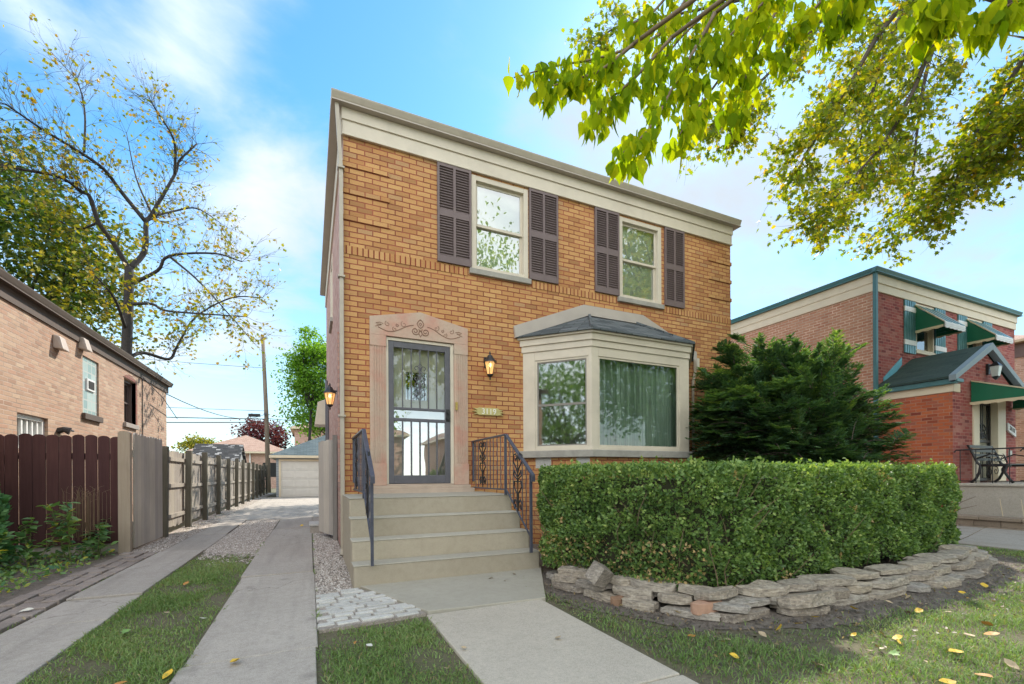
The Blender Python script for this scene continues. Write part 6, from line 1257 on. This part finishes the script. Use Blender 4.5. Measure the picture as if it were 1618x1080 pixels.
B0 = np.column_stack([P, np.full(n, GZ + .008)]); wv = np.column_stack([np.cos(a_), np.sin(a_), np.zeros(n)]) * w[:, None]; ld = np.column_stack([np.cos(la), np.sin(la), np.zeros(n)])
M1 = B0 + ld * (lean * h * .35)[:, None] + (0, 0, 1) * (h * .65)[:, None]; TP = B0 + ld * (lean * h)[:, None] + (0, 0, 1) * h[:, None] * np.clip(1.15 - lean * .35, .5, 1.1)[:, None]
V = np.stack([B0 - wv, B0 + wv, M1 + wv * .8, M1 - wv * .8, TP], 1).reshape(-1, 3); Fa = (np.arange(n) * 5)[:, None, None] + np.array([[0, 1, 2], [0, 2, 3], [3, 2, 4]])
tn = np.clip(rng.beta(2, 2.5, n) + .18 * pn(P, .6, 7), 0, .9); tn[rng.random(n) < .07] = 1
tag(finish('lawn_grass', V, Fa.reshape(-1, 3), L_GRASS, None, np.zeros(3), tint=np.repeat(tn, 5)), kind='stuff')

n = 2600; P = np.column_stack([rng.uniform(1.95, 9, n), rng.uniform(-5.2, -2.2, n), np.full(n, GZ + .022)]); ds2 = dist_sto(P[:, :2]); P = P[(ds2 < .75) & ~inpoly(P[:, :2], bedpoly)]; n = len(P)
tag(leaves('leaf_litter', P, rdir(n) * (1, 1, .2), rng.normal(0, .3, (n, 3)) + (0, 0, 1), rng.uniform(.012, .04, n), leaf('litter', [(0, (.05, .035, .025)), (.5, (.16, .11, .07)), (.9, (.30, .22, .12)), (1, (.42, .30, .05))], .1), None, OVAL, rng.random(n), .4), kind='stuff')
# --- dry-stacked limestone border
def mat_stone():
    m, t, b = newmat('weathered_limestone'); v = geov(t); oi = N(t, 'ShaderNodeObjectInfo')
    mp = N(t, 'ShaderNodeMapping'); t.links.new(v, mp.inputs[0]); mp.inputs['Scale'].default_value = (2.6, 2.6, 11)
    n1 = noise(t, mp.outputs[0], 6, 8, .68); base = ramp(t, oi.outputs['Random'], [(0, (.29, .24, .19)), (.3, (.47, .40, .31)), (.6, (.38, .35, .31)), (.8, (.51, .425, .315)), (1, (.33, .29, .245))])
    c = mixc(t, mrange(t, n1, .38, .66, 0, .85), base, (.13, .11, .095)); c = mixc(t, mrange(t, noise(t, v, 45, 4, .7), .52, .72, 0, .6), c, (.58, .53, .45))
    vo = N(t, 'ShaderNodeTexVoronoi'); vo.inputs['Scale'].default_value = 16; t.links.new(mp.outputs[0], vo.inputs['Vector'])
    t.links.new(c, b.inputs['Base Color']); b.inputs['Roughness'].default_value = .95; b.inputs['Specular IOR Level'].default_value = .15
    h = N(t, 'ShaderNodeMath', operation='MULTIPLY_ADD'); t.links.new(vo.outputs['Distance'], h.inputs[0]); h.inputs[1].default_value = .6; t.links.new(noise(t, mp.outputs[0], 14, 8, .7), h.inputs[2]); bump(t, b, h.outputs[0], .55, .014); return m
M_STONE = mat_stone()
def stone(c, ang, L, W, H, label, mat=M_STONE, name='border_stone', group='stones of the dry-stacked border', tilt=(0, 0), cat='stone', rough=1.0):
    k = int(rng.integers(8, 12)); bot, mid, top = [], [], []; A_ = np.sort((np.arange(k) + rng.uniform(-.36, .36, k)) / k * 2 * math.pi)
    for a_ in A_:
        ca, sa = math.cos(a_), math.sin(a_); e = 4.0
        r = 1 / (abs(ca) ** e + abs(sa) ** e) ** (1 / e) * rng.uniform(1 - .16 * rough, 1.05); x, y = r * ca * L / 2, r * sa * W / 2
        o1 = rng.uniform(.93, 1.03); o2 = rng.uniform(.93, 1.02); bot.append((x * o1, y * o1, -H / 2 + rng.normal(0, .004))); mid.append((x * o2, y * o2, rng.normal(0, .010 * rough))); top.append((x * rng.uniform(.93, 1.0), y * rng.uniform(.93, 1.0), H / 2 + rng.normal(0, .006 * rough)))
    b = MB(); ctr = (0, 0, H / 2 + rng.uniform(0, .008)); vs = bot + mid + top + [ctr]
    fs = [tuple(range(k))[::-1]] + [(r_ * k + i, r_ * k + (i + 1) % k, (r_ + 1) * k + (i + 1) % k, (r_ + 1) * k + i) for r_ in range(2) for i in range(k)] + [(2 * k + i, 2 * k + (i + 1) % k, 3 * k) for i in range(k)]
    b.add(vs, fs); ob = b.build(name, mat, bevel=.0025, seg=1); ob.location = c; ob.rotation_euler = (tilt[0], tilt[1], ang); return tag(ob, label, cat, group)
tot = np.concatenate([[0], np.cumsum(np.linalg.norm(np.diff(STOa, axis=0), axis=1))])
def along(s): i = int(np.clip(np.searchsorted(tot, s) - 1, 0, len(STOa) - 2)); v = STOa[i + 1] - STOa[i]; L = np.linalg.norm(v); return STOa[i] + v * (s - tot[i]) / L, math.atan2(v[1], v[0]), np.array([-v[1], v[0]]) / L
LAB = ['flat grey limestone slab in the bottom course of the hedge border', 'flat grey limestone slab in the middle course of the hedge border', 'limestone slab in the top course of the border, tucked under the hedge']
for row in range(3):
    s = .02 + row * .13
    while s < tot[-1] - (.5 + .25 * row):
        near_right = s > 3.6; L = rng.uniform(.26, .58) * (1.1 if near_right else 1) ; W = rng.uniform(.18, .28) * (1.25 if near_right else 1); H = rng.uniform(.042, .07)
        p, an, nn2 = along(s + L / 2); ins = .02 + row * (.075 if not near_right else .10) + rng.uniform(-.03, .03); c = p + nn2 * (ins + W * .35)
        stone((c[0], c[1], GZ + .035 + row * .066 + rng.uniform(-.004, .004)), an + rng.normal(0, .08), L, W, H, LAB[row], tilt=(rng.normal(0, .05), rng.normal(0, .03))); s += L * rng.uniform(.97, 1.08)
g0 = lambda px_, py_, z=0.0: (lambda v: CAMP + v * ((z - 1.1) / v[2]))(ray(px_, py_))
p = g0(1116, 966, .02); stone((p[0], p[1], .06), .02, .30, .11, .085, 'single pinkish orange brick lying on the limestone border', plain('salmon_brick', (.42, .25, .17), .85, .15, 20, bmp=.4), 'loose_brick', None, cat='brick', rough=.3)
p = g0(953, 915, .18); stone((p[0] + .03, p[1] + .1, .20), .6, .28, .2, .16, 'tilted dark stone with a white broken face under the left part of the hedge', M_STONE, 'border_stone', None, (.5, .3))
p = g0(1265, 957, .0); stone((p[0], p[1] - .02, .06), .15, .62, .34, .09, 'widest flat grey slab leaning forward at the front of the border', M_STONE, 'border_stone', None, (-.25, .05))
p = g0(976, 950, .0); stone((p[0], p[1], .0), .4, .14, .10, .07, 'small brown round cobble at the foot of the border', plain('brown_cobble', (.22, .13, .08), .9, .2, 12), 'cobble', None)
p = g0(1120, 1010, .0)

# --- fallen leaves, each one a thing
L_FALL = [plain('fallen_yellow', (.62, .40, .035), .6, .2, 30), plain('fallen_orange', (.46, .21, .04), .6, .25, 30), plain('fallen_tan', (.42, .32, .2), .7, .2, 30), plain('fallen_green', (.16, .28, .07), .6, .2, 30), plain('fallen_pale', (.62, .60, .52), .7, .1, 30)]
def fleaf(px_, py_, kind, size, label, group, z=GZ + .035):
    size *= .78
    p = g0(px_, py_, z); T, Fc = OVAL if kind != 3 else MAPLE; V = T.copy() * size; V[:, 1] -= size / 2; V[:, 2] += .25 * V[:, 0] ** 2 / size + rng.uniform(.1, .6) * V[:, 1] ** 2 / size * rng.choice([1, 1.6]); V[:, 0] *= rng.uniform(.9, 1.5)
    ob = finish('fallen_leaf', V, [tuple(q) for q in Fc], L_FALL[kind], None, np.zeros(3), fix=False); ob.location = p; ob.rotation_euler = (rng.normal(0, .25), rng.normal(0, .25), rng.uniform(0, 6.28)); tag(ob, label, 'leaf', group)
for (x, y, k, s) in ((1277, 946, 1, .13), (1288, 975, 0, .09), (1262, 985, 0, .10), (1232, 993, 0, .10), (1350, 962, 0, .12), (1452, 965, 0, .09), (1405, 951, 2, .08), (1497, 967, 2, .08), (1326, 977, 2, .08), (1150, 1010, 2, .06), (1104, 972, 0, .07), (1072, 968, 0, .10), (1205, 1002, 2, .09), (1555, 925, 0, .1), (1520, 936, 0, .07), (1435, 943, 2, .07)): fleaf(x, y, k, s, 'yellow or tan dry leaf lying on the dark soil before the stone border', 'leaves on the bed soil')
for (x, y, k, s) in ((1419, 1008, 0, .10), (1510, 1030, 0, .13), (1567, 1002, 1, .11), (1555, 1068, 1, .12), (1419, 1013, 0, .07), (1291, 1050, 2, .09), (1309, 1066, 2, .07), (1349, 1003, 0, .06), (1598, 1050, 2, .1), (1497, 1078, 0, .1), (1532, 1004, 2, .1), (1093, 1005, 1, .09), (1140, 1012, 2, .08), (1160, 1036, 0, .08), (1560, 986, 1, .09), (1570, 972, 0, .06), (1462, 1045, 2, .05), (1415, 1033, 3, .08)): fleaf(x, y, k, s, 'yellow or brown dry leaf lying on the right lawn', 'leaves on the right lawn')
for (x, y, k, s) in ((294, 922, 1, .12), (198, 998, 3, .09), (264, 968, 2, .07), (265, 1066, 0, .1), (215, 948, 3, .07), (320, 977, 4, .07), (190, 1080, 1, .09)): fleaf(x, y, k, s, 'dry leaf lying on the grass strip between the two drive strips', 'leaves on the drive grass strip')
for (x, y, k, s) in ((372, 1045, 0, .1), (42, 964, 4, .12), (477, 830, 0, .12), (72, 945, 4, .07), (37, 977, 2, .05)): fleaf(x, y, k, s, 'yellow or pale leaf lying on the concrete driveway strips', 'leaves on the driveway', .012)
for (x, y, k, s) in ((776, 913, 2, .085), (812, 906, 2, .07), (798, 917, 2, .05)): fleaf(x, y, k, s, 'tan curled leaf lying on the painted slab below the steps', 'leaves on the entry slab', .02)
for (x, y, k, s) in ((882, 1007, 2, .07), (733, 1023, 2, .05)): fleaf(x, y, k, s, 'small tan leaf lying on the front path', 'leaves on the front path', .01)
for (x, y, k, s) in ((583, 1020, 4, .07), (561, 1015, 1, .05), (706, 1056, 2, .05)): fleaf(x, y, k, s, 'pale dry leaf lying on the small lawn left of the path', 'leaves on the small lawn')
